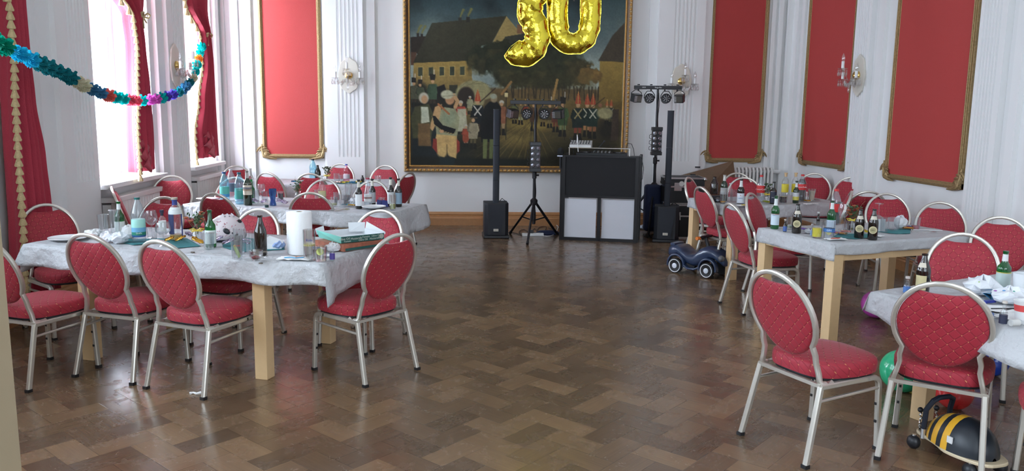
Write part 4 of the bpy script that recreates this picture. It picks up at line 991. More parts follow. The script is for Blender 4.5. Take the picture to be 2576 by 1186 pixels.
def booth():
    a, b = at(1411, 603), at(1600, 611); c = at(1622, 600); u = (b-a).normalized(); ang = math.atan2(u.y, u.x); w = (b-a).length
    hh = height(1505, 607, 392); root = thing('dj_booth', 'black folding facade booth with two white lower panels', 'booth', a+u*w/2, ang)
    d = .045; zz = .585
    for x in (-w/2+.02, w/2-.02): MB().box((x, 0, hh/2), (.04, d, hh)).build('post', BM, root, smooth=False)
    MB().box((0, 0, zz/2), (.045, d, zz)).build('post', BM, root, smooth=False)
    for z_, t_ in ((.02, .04), (zz, .03), (hh-.012, .024)): MB().box((0, 0, z_), (w-.08, d, t_)).build('rail', BM, root, smooth=False)
    MB().box((0, .0, (zz+hh)/2), (w-.08, .02, hh-zz-.03)).build('upper_panel', C3('matt_black', (.008, .008, .010), rough=.8), root, smooth=False)
    for s in (-1, 1):
        MB().box((s*(w/4), .01, zz/2), (w/2-.075, .008, zz-.07)).build('white_panel', Mt['scrim'], root, smooth=False)
    # side wings running back
    for s in (-1, 1):
        wg = MB().box((s*(w/2), .32, hh/2), (.03, .60, hh-.02)).build('side_wing', BM, root, smooth=False)
        for y in (.03, .61): MB().box((s*(w/2+.01), y, hh/2), (.035, .035, hh)).build('wing_post', BM, wg, smooth=False)
    MB().box((0, .32, hh-.035), (w-.04, .52, .03)).build('shelf', BM, root, smooth=False)
    MB().tube([(w/2+.03, .05, hh-.02), (w/2+.06, .03, hh-.15), (w/2+.05, .02, hh-.28), (w/2+.02, .0, hh-.36)], .004, 6).build('cable', Mt['rubber'], root)
    T = M4.Translation(a+u*w/2) @ M4.Rotation(ang, 4, 'Z'); zt = hh-.02
    def P(x, y, z=0): return T @ V((x, y, zt+z))
    o = thing('mixing_controller', 'black mixing controller with knobs lying on the booth', 'controller', P(.0, .25), ang)
    MB().box((0, 0, .025), (.66, .34, .05)).build('body', BK, o, smooth=False, bevel=.004)
    for i in range(5):
        for j in range(3): MB().lathe([(.011, 0), (.010, .022), (.001, .023)], 10, (-.1+.05*i, -.1+.06*j, .05)).build('knob', C3('knob_grey', (.3, .3, .3)), o)
    for s in (-1, 1): MB().lathe([(.085, 0), (.085, .01), (.03, .014), (.001, .014)], 24, (s*.22, .02, .05)).build('jog_wheel', C3('jog', (.08, .08, .09), rough=.25, metal=.6), o)
    o = thing('laptop_rack', 'silver bar rack bridging the controller on the booth', 'rack', P(-.02, .2), ang)
    MB().box((0, -.1, .115), (.80, .22, .012)).build('shelf', Mt['steel'], o, smooth=False, bevel=.003)
    for s in (-1, 1): MB().box((s*.39, -.1, .055), (.012, .20, .108)).build('side_foot', Mt['steel'], o, smooth=False)
    o = thing('audio_mixer', 'small silver mixer with black knobs on the rack', 'mixer', P(-.27, .1, .122), ang)
    MB().add([(-.14, -.09, 0), (.14, -.09, 0), (.14, .09, 0), (-.14, .09, 0), (-.14, -.09, .03), (.14, -.09, .03), (.14, .09, .085), (-.14, .09, .085)], [(0, 3, 2, 1), (4, 5, 6, 7), (0, 1, 5, 4), (1, 2, 6, 5), (2, 3, 7, 6), (3, 0, 4, 7)]).build('body', C3('mixer_silver', (.62, .62, .62), rough=.35, metal=.3), o, smooth=False)
    for i in range(7):
        for j in range(3): MB().lathe([(.007, 0), (.006, .016), (.001, .016)], 8, (-.11+.036*i, -.05+.05*j, .042+.0305*(j*.5)*.9)).build('knob', BK, o)
    MB().tube([(-.05, -.02, .06), (-.05, -.03, .16), (-.04, -.05, .12), (-.03, -.1, .02), (-.02, -.13, -.06)], .005, 6).build('jack_cable', Mt['whitep'], o)
    o = tag(MB().tube([(0, 0, 0), (.02, -.03, .06), (.07, -.05, .05), (.10, -.05, -.02), (.11, -.05, -.10)], .004, 6).build('audio_cable', Mt['rubber'], None), 'thin cord looping over the right end of the booth top', 'cable'); o.location = P(.32, .1, .125); o.rotation_euler = (0, 0, ang)
    co = MB(); pts = []
    for k in range(120): t = k/119; pts.append((-.08+.25*t, .008*cos(k*.9), .014+.008*sin(k*.9)))
    o = tag(co.tube(pts, .0025, 5).build('coiled_cable', Mt['rubber'], None), 'black coiled cable on the booth front edge', 'cable'); o.location = P(-.05, .02, 0); o.rotation_euler = (0, 0, ang)
    for i, (x, t, l_) in enumerate(((-.36, -14, .22), (-.12, 40, .24))):
        o = tag(MB().tube([(0, 0, 0), (l_*sin(R(t)), 0, l_*cos(R(t)))], .006, 8).ell((l_*sin(R(t)), 0, l_*cos(R(t))), (.012, .012, .012), 8).build('antenna', BK, None), ('thin black aerial leaning left on the booth', 'thin black aerial leaning right on the booth')[i], 'aerial'); o.location = P(x, .12, .02); o.rotation_euler = (0, 0, ang)
    o = thing('microphone', 'black microphone in a holder at the left booth corner', 'microphone', P(-w/2-.03, -.0, -.0), ang)
    MB().lathe([(.012, -.16), (.014, 0), (.02, .03)], 12).build('handle', BK, o); MB().ell((0, 0, .06), (.045, .04, .055), 14).build('foam_head', C3('foam', (.015, .015, .016), rough=.95), o); MB().box((0, 0, .005), (.08, .04, .014)).build('clip', C3('clip_blue', (.6, .65, .8)), o, smooth=False)
booth()
# clutter on the floor behind the stands
p = at(1340, 594); o = thing('power_strip', 'white power strip on the floor behind the tripod', 'power strip', p, R(4))
MB().box((0, 0, .02), (.30, .05, .04)).build('housing', Mt['whitep'], o, smooth=False, bevel=.006)
for k in range(4): MB().lathe([(.018, 0), (.018, .003), (.001, .002)], 12, (-.1+.065*k, 0, .04)).build('socket', C3('socket_grey', (.45, .45, .45)), o)
MB().box((-.02, 0, .055), (.05, .04, .05)).build('plug', BK, o, smooth=False)
def cable(label, pix, z=.008, m_=None, r=.0045):
    pts = [at(x, y, z) for x, y in pix]; P = []
    for i in range(len(pts)-1):
        p0 = pts[max(0, i-1)]; p1, p2 = pts[i], pts[i+1]; p3 = pts[min(len(pts)-1, i+2)]
        for k in range(6):
            t = k/6; P.append(.5*((2*p1)+(p2-p0)*t+(2*p0-5*p1+4*p2-p3)*t*t+(3*p1-p0-3*p2+p3)*t**3))
    P.append(pts[-1]); c = P[0].copy()
    return tag(MB().tube([p-V((c.x, c.y, 0)) for p in P], r, 6).build('floor_cable', m_ or Mt['rubber'], None, loc=(c.x, c.y, 0)), label, 'cable')
cable('black cable curling from the left speaker across the floor', [(1284, 584), (1300, 588), (1312, 592), (1306, 583), (1318, 578), (1330, 586), (1322, 592)])
cable('black cable looping right of the power strip on the floor', [(1350, 585), (1356, 573), (1374, 571), (1368, 583), (1352, 588), (1340, 582), (1346, 576), (1362, 590), (1384, 587), (1392, 580), (1380, 574)])
cable('white cable on the floor by the booth corner', [(1366, 594), (1385, 594), (1398, 586), (1402, 578), (1404, 571), (1400, 567)], m_=Mt['whitep'])
cable('black cable coil on the floor right of the booth', [(1624, 590), (1634, 583), (1648, 582), (1640, 592), (1624, 596), (1618, 590), (1630, 598), (1650, 596)])
p = at(1378, 590); tag(MB().lathe([(.11, 0), (.12, .02), (.08, .05), (.0, .055)], 16, sx=1.5, sy=.7).build('cable_bag', Mt['navy'], None, loc=(p.x, p.y, 0)), 'dark flat bag on the floor beside the booth', 'bag')
def crumple(name, label, cat, pos, r, m_, seed=0, group=None, flat=.6, n=14, amp=.5):
    rs = random.Random(seed); rows = []
    for j in range(n//2+1):
        b = pi*j/(n//2); row = []
        for i in range(n):
            a = 2*pi*i/n; q = r*(1+amp*(rs.random()-.5)); row.append((q*cos(a)*sin(b)*r_[0], q*sin(a)*sin(b)*r_[1], flat*r*(1-cos(b)*(.85+.3*rs.random())) if 0 < j < n//2 else flat*r*(1-cos(b)))) if False else row.append((q*cos(a)*sin(b), q*sin(a)*sin(b), max(0, flat*r*(1-cos(b))*(.8+.4*rs.random()))))
        rows.append(row)
    o = MB().grid(rows, closed=True).build(name, m_, None, smooth=False, loc=pos)
    return tag(o, label, cat, group)
p = at(1622, 577); crumple('crumpled_cloth', 'small white rag on the floor between booth and tripod', 'cloth', (p.x, p.y, 0), .10, C3('rag', (.6, .66, .74)), 5, flat=.3)
p = at(490, 993); tag(MB().tube([(-.03, 0, .006), (-.01, .008, .008), (.01, -.004, .006), (.035, .006, .008)], .007, 6, scales=[1.4, .8, 1, 1.5]).build('paper_scrap', Mt['white'], None, loc=(p.x, p.y, 0)), 'small white twisted paper scrap on the parquet', 'paper')
# flight cases behind the right speaker
def case(label, pos, d, rz):
    o = thing('flight_case', label, 'case', pos, rz, 'black flight cases'); w, dd, h = d
    MB().box((0, 0, h/2), d).build('body', C3('case_black', (.015, .015, .017), rough=.6), o, smooth=False)
    for z in (.008, h-.008, h*.66):
        mb = MB()
        for s in (-1, 1): mb.box((0, s*dd/2, z), (w+.01, .012, .022)).box((s*w/2, 0, z), (.012, dd+.01, .022))
        mb.build('edge_profile', Mt['steel'], o, smooth=False)
    for sx in (-1, 1):
        for z in (.02, h-.02): MB().ell((sx*w/2, -dd/2, z), (.03, .03, .03), 10).build('ball_corner', Mt['steel'], o)
    MB().box((-.1, -dd/2-.006, h*.66), (.10, .012, .11)).build('latch', Mt['steel'], o, smooth=False); return o
qx = atY(1716, 500, 10.75).x
case('black flight case with silver edges behind the right column speaker', (qx, 10.75, 0), (.54, .45, .46), R(-6))
case('upper black flight case with a round white sticker, stacked behind the right speaker', (qx, 10.78, .46), (.52, .42, .36), R(-4))
p = atY(1700, 458, 10.55); tag(MB().lathe([(.035, 0), (.035, .003), (.001, .003)], 16, T=M4.Rotation(R(90), 4, 'X')).build('sticker', C3('sticker_w', (.75, .75, .72)), None, loc=(qx-.07, 10.56, .74)), 'round white sticker on the upper flight case', 'sticker')
tag(MB().box((0, 0, .36), (.22, .18, .66)).box((0, -.12, .25), (.2, .08, .34)).build('backpack', Mt['navy'], None, bevel=.05, loc=(2.66, 11.0, 0)), 'dark blue backpack standing behind the right tripod', 'bag')

# ------------------------------------------------------------------ foil number balloons
def foil(label, path, wid, closed, Yd, name, seed):
    rs = random.Random(seed); n = len(path); pts = [atY(x, y, Yd) for x, y in path]; c = sum(pts, V())/n
    root = thing(name, label, 'balloon', c, group='gold foil number balloons')
    K = 20; rows = []; fl = []
    for i, p in enumerate(pts):
        a = pts[i-1] if (i or closed) else p; b = pts[(i+1) % n] if (i < n-1 or closed) else p
        t = (b-a).normalized(); nn = V((-t.z, 0, t.x)).normalized(); w = wid*(1+.05*sin(i*1.7))
        if not closed:
            e = min(i, n-1-i)/3.; 
            if e < 1: w *= math.sqrt(max(.0, 1-(1-e)**2))+.02
        row = []
        for k in range(K):
            q = 2*pi*k/K; x_ = cos(q); y_ = sin(q)
            r_ = 1+.05*sin(5*q+i*1.3)+.07*(rs.random()-.5)
            row.append(p-c+nn*(w*x_*(1 if abs(x_) > .9 else r_))+V((0, w*.72*abs(y_)**.8*(1 if y_ > 0 else -1)*r_, 0)))
        rows.append(row)
    if closed: rows.append(rows[0])
    MB().grid(rows, closed=True).build('foil_body', C3('gold_foil', (.80, .64, .06), rough=.10, metal=1., bump=.55, bscale=16), root, ang=24)
    for s in (-1, 1):
        mb = MB(); g = []
        for i, p in enumerate(pts):
            q = rows[i][0 if s > 0 else K//2]; dr = (q-(p-c)).normalized() if (q-(p-c)).length > 1e-4 else V((1, 0, 0)); ww = .007+.004*sin(i*2.1); g.append([q-dr*.01, q+dr*ww])
        if closed: g.append(g[0])
        mb.grid(g); mb.build('seam_edge', C3('gold_foil', (1, 1, 1)), root, smooth=False, solid=.001)
    top = max(pts, key=lambda p: p.z)
    MB().tube([top-c+V((0, 0, .02)), V((top.x-c.x, 0, H-c.z))], .0025, 5).build('string', C3('ribbon_w', (.7, .7, .7)), root)
YBAL = 8.6
def sm(pts, k=5, closed=False):
    out = []; n = len(pts)
    for i in range(n if closed else n-1):
        P = [pts[(i+j) % n] if closed else pts[min(max(i+j, 0), n-1)] for j in (-1, 0, 1, 2)]
        for q in range(k):
            t = q/k; out.append(tuple(.5*((2*P[1][a])+(P[2][a]-P[0][a])*t+(2*P[0][a]-5*P[1][a]+4*P[2][a]-P[3][a])*t*t+(3*P[1][a]-P[0][a]-3*P[2][a]+P[3][a])*t**3) for a in (0, 1)))
    if not closed: out.append(pts[-1])
    return out
foil('gold foil number 3 balloon hanging before the painting', sm([(1284, 118), (1300, 132), (1322, 136), (1342, 122), (1352, 92), (1344, 58), (1332, 34), (1336, 8), (1348, -24), (1342, -58), (1318, -74), (1294, -62), (1288, -40), (1292, -20)], 4), .128, False, YBAL, 'number_three_balloon', 2)
foil('gold foil number 0 balloon hanging right of the 3', sm([(1403, 60), (1408, 92), (1426, 108), (1454, 109), (1474, 94), (1484, 60), (1486, 0), (1486, -60), (1482, -110), (1460, -136), (1430, -136), (1408, -112), (1404, -60), (1402, 0)], 4, True), .106, True, YBAL+.05, 'number_zero_balloon', 3)
# bottom drops of the ceiling chandelier, just inside the frame top
p = atY(1444, -6, 9.6); o = thing('chandelier', 'white crystal tip of the chandelier behind the number balloons', 'chandelier', (p.x, 9.6, H))
MB().tube([(0, 0, 0), (0, 0, p.z+.5-H)], .012, 8).build('chain', Mt['brass'], o)
mb = MB()
for k in range(4):
    for i in range(4+4*k):
        a = 2*pi*i/(4+4*k); mb.ell((.05*k*cos(a)*1.2, .05*k*sin(a)*1.2, p.z-H+.1*k), (.014, .014, .045), 8)
mb.build('crystal_drops', Mt['crystal'], o); MB().lathe([(.02, .0), (.2, .04), (.25, .1), (.03, .16)], 24, (0, 0, p.z-H+.38)).build('crown', Mt['brass'], o)

# ------------------------------------------------------------------ paper flower garland
def garland():
    A, Bn = [(-60, 78, 4.6), (0, 112, 5.0), (66, 144, 5.3), (125, 170, 5.8), (170, 190, 6.2), (205, 212, 6.6), (243, 230, 6.9), (275, 241, 7.2), (306, 248, 7.5), (334, 253, 7.8), (358, 253, 8.1), (382, 251, 8.3), (404, 247, 8.6), (425, 241, 8.9), (445, 235, 9.1), (463, 223, 9.4), (478, 208, 9.7), (488, 195, 9.9), (494, 172, 10.1), (498, 153, 10.3), (503, 134, 10.5), (514, 96, 10.9)], None
    P = [atY(x, y, Y) for x, y, Y in A]; c = P[9].copy(); root = thing('paper_garland', 'colourful tissue paper flower garland hanging in front of the windows', 'garland', c)
    MB().tube([p-c for p in P], .003, 5).build('cord', Mt['white'], root)
    cols = ['teal', 'green', 'cyan', 'teald', 'teald', 'cream', 'blue', 'coral', 'turq', 'pinkr', 'turq', 'magenta', 'turq', 'violet', 'teald', 'blue', 'teald', 'cream', 'turq', 'orange', 'turq', 'pinkr', 'turq']
    rgb = dict(teal=(.0, .42, .36), green=(.0, .38, .25), cyan=(.02, .55, .78), teald=(.01, .26, .30), cream=(.75, .74, .55), blue=(.08, .30, .50), coral=(.80, .20, .16), turq=(.0, .60, .58), pinkr=(.78, .14, .22), magenta=(.75, .16, .62), violet=(.14, .09, .55), orange=(.85, .35, .05))
    rs = random.Random(5); tot = [0]
    for i in range(1, len(P)): tot.append(tot[-1]+(P[i]-P[i-1]).length)
    N = 36; k = 0
    for f in range(N):
        d = tot[-1]*(f+.5)/N
        while tot[k+1] < d: k += 1
        t = (d-tot[k])/(tot[k+1]-tot[k]); p = P[k]*(1-t)+P[k+1]*t; tg = (P[k+1]-P[k]).normalized(); px = A[k][0]*(1-t)+A[k+1][0]*t
        ci = min(range(len(A)), key=lambda i_: abs(A[i_][0]-px)+.6*abs(A[i_][1]-(A[k][1]*(1-t)+A[k+1][1]*t))); nm = cols[min(ci, len(cols)-1)]
        q = tg.to_track_quat('Z', 'Y').to_matrix().to_4x4(); T = M4.Translation(p-c) @ q; mb = MB(); r0 = .044+.010*rs.random(); npet = 7
        for ly in range(6):
            z = -.055+.11*ly/5; sc_ = r0*(.55+.45*sin(pi*(ly+.5)/6)); rr = [(1e-4*cos(2*pi*i/42), 1e-4*sin(2*pi*i/42), z) for i in range(42)]; r2 = []
            for i in range(42):
                a = 2*pi*i/42; w = 1+.22*cos(npet*a+ly)+.08*rs.random(); r2.append((sc_*w*cos(a), sc_*w*sin(a), z+.016*cos(npet*a*2+ly*1.5)+.01*(rs.random()-.5)))
            mb.grid([rr, [tuple((rr[i][j]+r2[i][j])/2+(.006*rs.random() if j == 2 else 0) for j in range(3)) for i in range(42)], r2], closed=True, T=T)
        o = mb.build('paper_flower', C3('tissue_'+nm, rgb[nm], rough=.6), root, smooth=False)
garland()
for k, v in list(Mt.items()):
    if k.startswith('tissue_'):
        nt = v.node_tree; b = nt.nodes['Principled BSDF']; tr = nt.nodes.new('ShaderNodeBsdfTranslucent'); tr.inputs[0].default_value = b.inputs['Base Color'].default_value
        mx = nt.nodes.new('ShaderNodeMixShader'); mx.inputs[0].default_value = .45; out = nt.nodes['Material Output']
        nt.links.new(b.outputs[0], mx.inputs[1]); nt.links.new(tr.outputs[0], mx.inputs[2]); nt.links.new(mx.outputs[0], out.inputs[0])

# ------------------------------------------------------------------ toys and balloons on the floor
def face0(g): return math.atan2(g.y, g.x)-pi/2
def balloon(label, px, py, rpx, col, name='party_balloon'):
    g = at(px, py+rpx*.9, 0); d = (g-EYE).dot(FW); r = rpx*d/F; 
    o = thing(name, label, 'balloon', (g.x, g.y, 0), face0(g)+random.uniform(.2, .8), 'loose party balloons')
    m_ = C3('latex_'+'_'.join(str(int(c*99)) for c in col), col, rough=.22, coat=.3)
    T = M4.Translation((0, 0, r)) @ M4.Rotation(R(-62), 4, 'X')
    MB().lathe([(r*sin(pi*j/16)*(1-.10*max(0, -cos(pi*j/16))), -r*1.0*cos(pi*j/16)*(1.12 if j < 8 else 1)) for j in range(17)][1:-1], 24, T=T).ell((0, 0, r), (r*.4, r*.4, r*.4), 12).build('balloon_body', m_, o)
    MB().lathe([(.004, -r*1.10), (.010, -r*1.14), (.004, -r*1.17), (.016, -r*1.22)], 10, T=T).build('knot', m_, o); return o
balloon('magenta balloon on the floor under the left corner of the front right table', 2198, 768, 34, (.48, .06, .36))
balloon('green balloon on the floor between the two large foreground chairs', 2262, 935, 52, (.02, .42, .20))
balloon('yellow balloon half hidden behind the green one', 2300, 900, 40, (.75, .62, .05))
balloon('red balloon on the floor under the front right table, behind the bee toy', 2395, 985, 46, (.55, .03, .03))
balloon('blue balloon on the floor behind the large foreground chair', 2490, 905, 42, (.02, .07, .45))
def bee():
    a = at(2319, 1078, .08); b = at(2520, 1176, .08); g = (a+b)/2; g.z = 0; u = b-a
    rz = math.atan2(u.y, u.x); o = thing('ride_on_bee', 'black and yellow striped bee ride-on toy under the front right chair', 'ride-on toy', (g.x, g.y, 0), rz)
    pl = []
    for i in range(40):
        t = 2*pi*i/40; r_ = 1+.14*cos(2*t)-.10*cos(4*t); pl.append((.215*cos(t)*r_*(1.02), .13*sin(t)*(1-.28*exp_(cos(t)+.45))))
    MB().prism(pl, .072, .088).build('wooden_base', C3('birch', (.68, .56, .38), rough=.4), o, smooth=False, bevel=.004)
    mats = [C3('bee_black', (.015, .02, .028), rough=.38), C3('bee_yellow', (.80, .42, .03), rough=.4)]
    mb = MB(); n = 28; L_ = 48; rows = []; mi = []
    for j in range(L_+1):
        t = j/L_; x = -.175+.37*t; w = math.sqrt(max(0, 1-((t-.55)/.452)**2)) if t > .55 else math.sqrt(max(0, 1-((t-.55)/.553)**2)); w = max(w, .02)
        rows.append([(x, .118*w*cos(a), .088+.155*w*max(-.0, sin(a)) if sin(a) > 0 else .088) for a in np.linspace(0, 2*pi, n, endpoint=False)])
    st = len(mb.f); mb.grid(rows, closed=True); stripe = [(.10, .19), (.27, .38), (.46, .57)]
    for fi in range(st, len(mb.f)):
        t = ((fi-st)//n+.5)/L_; mb.mi[fi] = 1 if any(a_ < t < b_ for a_, b_ in stripe) else 0
    mb.build('padded_body', mats, o)
    MB().box((.045, -.112, .145), (.03, .006, .032), rz=0).build('sewn_label', C3('label_w', (.75, .75, .75)), o, smooth=False)
    MB().tube([(-.15, -.075, .07), (-.15, -.075, .13)], .012, 8).tube([(-.15, .075, .07), (-.15, .075, .13)], .012, 8).build('handle_socket', C3('alu', (.6, .6, .6), metal=.8, rough=.3), o)
    MB().tube([(-.15, -.075, .12), (-.145, -.075, .22), (-.12, -.06, .275), (-.115, -.03, .29), (-.115, .03, .29), (-.12, .06, .275), (-.145, .075, .22), (-.15, .075, .12)], .013, 8).build('handle', C3('navy_grip', (.01, .015, .03)), o)
    for s in (-1, 1):
        an = MB().tube([(-.20+.004*sin(k), s*.05+.004*cos(k*1.7), .085+.005*k) for k in range(20)], .0045, 6).build('antenna', Mt['steel'], o)
        MB().ell((-.205, s*.05, .195), (.014, .014, .014), 10).build('antenna_ball', BK, an)
    for x, y in ((-.19, 0.09), (-.19, -.09), (.15, -.09), (.15, .09)):
        c_ = MB().ell((x, y, .036), (.036, .030, .036), 14).build('caster', BK, o); MB().tube([(x, y, .05), (x, y, .075)], .01, 8).build('caster_stem', Mt['steel'], c_)
def exp_(x): return math.exp(-x*x*4)
bee()
def toycar():
    f = at(1777, 701); r_ = at(1698, 687); u = (f-r_).normalized(); ang = math.atan2(u.y, u.x); wb = (f-r_).length
    k = wb/.33; nn = V((-u.y, u.x, 0)); c = (f+r_)/2+nn*.13*k
    o = thing('toy_car', 'dark blue ride-on toy car with white-rimmed wheels and orange-tipped steering wheel', 'toy car', (c.x, c.y, 0), ang)
    blue = C3('car_blue', (.018, .035, .085), rough=.35, coat=.3)
    # side profile lofted across the width (x along the car, front at +x)
    st = [(-.29, .16, .19, .55), (-.27, .13, .235, .8), (-.22, .13, .255, .95), (-.17, .17, .25, 1.0), (-.12, .14, .215, 1.0), (-.06, .09, .185, 1.0), (0., .075, .19, .98), (.05, .085, .25, .9), (.10, .12, .272, .85), (.15, .165, .268, .9), (.20, .17, .25, .9), (.25, .14, .225, .85), (.29, .11, .19, .7), (.315, .12, .16, .5)]
    rows = []
    for x, zb, zt, w in st:
        row = []
        for q in range(20):
            a = 2*pi*q/20; yy = abs(cos(a))**.6*(1 if cos(a) > 0 else -1)*.115*w; zz = (zb+zt)/2+(zt-zb)/2*(abs(sin(a))**.6)*(1 if sin(a) > 0 else -1); row.append((x*k, yy*k, zz*k))
        rows.append(row)
    mb = MB().grid(rows, closed=True); nr = len(rows); mb.f += [tuple(range(20))[::-1], tuple((nr-1)*20+i for i in range(20))]; mb.mi += [0, 0]; mb.build('body', blue, o, ang=50)
    for s in (-1, 1):
        for x in (-.165, .165):
            pts = [((x+.085*cos(R(t)))*k, s*.112*k, (.082+.088*sin(R(t)))*k) for t in range(-10, 195, 12)]
            MB().sweep(pts, rrect(.018*k, .052*k, .007*k, 2), ref=(0, 1, 0)).build('fender', blue, o)
        pts = [(-.08*k, s*.112*k, .085*k), (-.04*k, s*.112*k, .06*k), (.03*k, s*.112*k, .06*k), (.08*k, s*.112*k, .085*k)]
        MB().sweep(pts, rrect(.018*k, .052*k, .007*k, 2), ref=(0, 1, 0)).build('running_board', blue, o)
        MB().ell((.27*k, s*.075*k, .185*k), (.03*k, .03*k, .03*k), 12).build('headlight', C3('lamp_smoke', (.12, .12, .13), rough=.2), o)
        for x in (-.165, .165):
            T = M4.Translation((x*k, s*.125*k, .07*k)) @ M4.Rotation(R(-90*s), 4, 'X')
            w = MB().lathe([(.03*k, -.02*k), (.066*k, -.02*k), (.07*k, -.01*k), (.07*k, .015*k), (.062*k, .022*k), (.0, .012*k)], 28, T=T).build('wheel', Mt['rubber'], o)
            MB().lathe([(.052*k, .0195*k), (.057*k, .024*k), (.061*k, .0225*k)], 28, T=T, caps=False).build('white_ring', C3('tyre_white', (.75, .77, .80)), w)
            MB().lathe([(.024*k, .012*k), (.024*k, .024*k), (.012*k, .028*k), (.0, .029*k)], 20, T=T).build('hub_cap', C3('hub_white', (.72, .76, .84), rough=.3), w)
    MB().tube([(.09*k, 0, .26*k), (.06*k, 0, .34*k)], .016*k, 10).build('steering_column', BK, o)
    sw = MB().sweep([(.055*k, -.10*k, .345*k), (.06*k, -.05*k, .35*k), (.06*k, .05*k, .35*k), (.055*k, .10*k, .345*k)], rrect(.03*k, .022*k, .008*k, 2)).build('steering_wheel', BK, o)
    for s in (-1, 1): MB().tube([(.055*k, s*.09*k, .345*k), (.05*k, s*.135*k, .345*k)], .016*k, 10).build('grip', C3('orange', (.78, .20, .03), rough=.4), sw)
    MB().box((-.24*k, 0, .25*k), (.05*k, .16*k, .03*k)).build('back_bumper', blue, o, bevel=.008)
toycar()
# ------------------------------------------------------------------ what stands on the tables
ZT = .760
PROF = dict(
 beer=[(.9, 0), (1, .02), (1, .56), (.95, .62), (.62, .76), (.42, .86), (.36, .94), (.43, .945), (.43, .985), (.36, .99)],
 long=[(.9, 0), (1, .02), (1, .55), (.94, .60), (.60, .67), (.42, .74), (.36, .94), (.43, .945), (.43, .985), (.36, .99)],
 wine=[(.9, 0), (1, .015), (1, .58), (.96, .63), (.7, .70), (.42, .76), (.36, .95), (.42, .955), (.42, .985), (.36, .99)],
 pet=[(.8, 0), (.97, .03), (1, .10), (.94, .13), (1, .16), (1, .46), (.93, .52), (.95, .58), (1, .62), (.96, .68), (.62, .84), (.36, .93), (.32, .95), (.32, .98)],
 cola=[(.75, 0), (.95, .03), (1, .12), (.93, .22), (.90, .30), (.98, .42), (1, .50), (1, .62), (.95, .70), (.62, .84), (.36, .93), (.32, .95), (.32, .98)],
 soda=[(.9, 0), (1, .02), (1, .44), (.98, .48), (.55, .74), (.40, .84), (.36, .95), (.43, .955), (.43, .985)],
 vodka=[(.9, 0), (1, .02), (1, .66), (.93, .72), (.6, .78), (.40, .82), (.36, .95), (.40, .96), (.40, .985)],
 mini=[(.9, 0), (1, .03), (1, .48), (.85, .58), (.5, .68), (.42, .76), (.5, .8), (.5, .86), (.42, .9)])
def face(g): return math.atan2(g.y, g.x)-pi/2
def txt(root, text, size, col, R_, z, sx=1):
    lettering(text, size, 'label_lettering', C3('ink_%02d%02d%02d' % tuple(int(c*99) for c in col), col), root, (0, -R_-.0012, z), (R(90), 0, 0), .0003, sx)
def bottle(label, kind, px, py, yt, r, gm, lab=None, arcs=(), cap=None, neck=None, text=None, liquid=None, group=None, z=None, name='bottle', back=0):
    g = at(px, py, ZT if z is None else z); h = height(px, py, yt, g.z); d = V((g.x, g.y, 0)).normalized(); g = g+d*(r+back)
    pr = [(a*r, b*h) for a, b in PROF[kind]]
    o = MB().lathe(pr, 20).build(name, Mt[gm], None, loc=g, rz=face(g)); tag(o, label, 'bottle', group)
    def rz_(t):
        for (r0, z0), (r1, z1) in zip(pr[:-1], pr[1:]):
            if z0 <= t*h <= z1: return r0+(r1-r0)*(t*h-z0)/(z1-z0+1e-9)
        return pr[-1][0]
    def patch(a, b, t0, t1, col):
        rows = [[((rz_(a+(b-a)*i/4)+.001)*sin(t), -(rz_(a+(b-a)*i/4)+.001)*cos(t), (a+(b-a)*i/4)*h) for t in np.linspace(t0, t1, 10)] for i in range(5)]
        MB().grid(rows).build('label', C3('paper_'+'_'.join(str(int(c*99)) for c in col), col, rough=.5), o)
    def band(nm, a, b, m_, grow=.0009, n=4):
        k = [(rz_(a+(b-a)*i/n)+grow, (a+(b-a)*i/n)*h) for i in range(n+1)]
        return MB().lathe([(.001, k[0][1])]+k+[(.001, k[-1][1])], 20).build(nm, m_, o)
    if liquid:
        lv, lc = liquid; k = [(rz_(.03+(lv-.03)*i/8)*.93, (.03+(lv-.03)*i/8)*h) for i in range(9)]
        MB().lathe([(.001, k[0][1])]+k+[(.001, k[-1][1])], 18).build('drink', C3('drink_'+'_'.join(str(int(c*99)) for c in lc), lc, rough=.1), o)
    if lab:
        for i, (a, b, col) in enumerate(lab): band('label', a, b, C3('paper_'+'_'.join(str(int(c*99)) for c in col), col, rough=.5))
    for q_ in arcs: patch(*q_)
    if neck: band('neck_label', neck[0], neck[1], C3('paper_'+'_'.join(str(int(c*99)) for c in neck[2]), neck[2], rough=.4), .0007)
    if cap:
        c_, hc = cap; rc = pr[-1][0]+.004
        MB().lathe([(rc, .955*h), (rc, .955*h+hc), (.001, .955*h+hc)], 16).build('cap', C3('cap_'+'_'.join(str(int(c*99)) for c in c_), c_, rough=.35), o)
    if text:
        for (t, s, col, zz) in text: txt(o, t, s, col, r, zz*h)
    return o
def tumbler(label, px, py, yt, r, m_='clear', taper=.82, fill=None, group='drinking glasses', z=None, prof=None, name='drinking_glass'):
    g = at(px, py, ZT if z is None else z); h = height(px, py, yt, g.z); d = V((g.x, g.y, 0)).normalized(); g = g+d*r*taper
    P = prof or [(taper, 0), (taper+(1-taper)*.1, .06), (1, 1)]
    out = [(a*r, b*h) for a, b in P]; inn = [(a*r-.0022, max(b*h, .008)) for a, b in P][::-1]
    o = MB().lathe(out+inn+[(.001, .008)], 20).build(name, Mt[m_], None, loc=g, rz=face(g)); tag(o, label, 'glass', group)
    if fill:
        lv, col = fill; rr = lambda t: (P[0][0]+(P[-1][0]-P[0][0])*t)*r-.004
        MB().lathe([(.001, .009), (rr(0), .009), (rr(lv), lv*h), (.001, lv*h)], 18).build('drink', C3('drink_'+'_'.join(str(int(c*99)) for c in col), col, rough=.1), o)
    return o
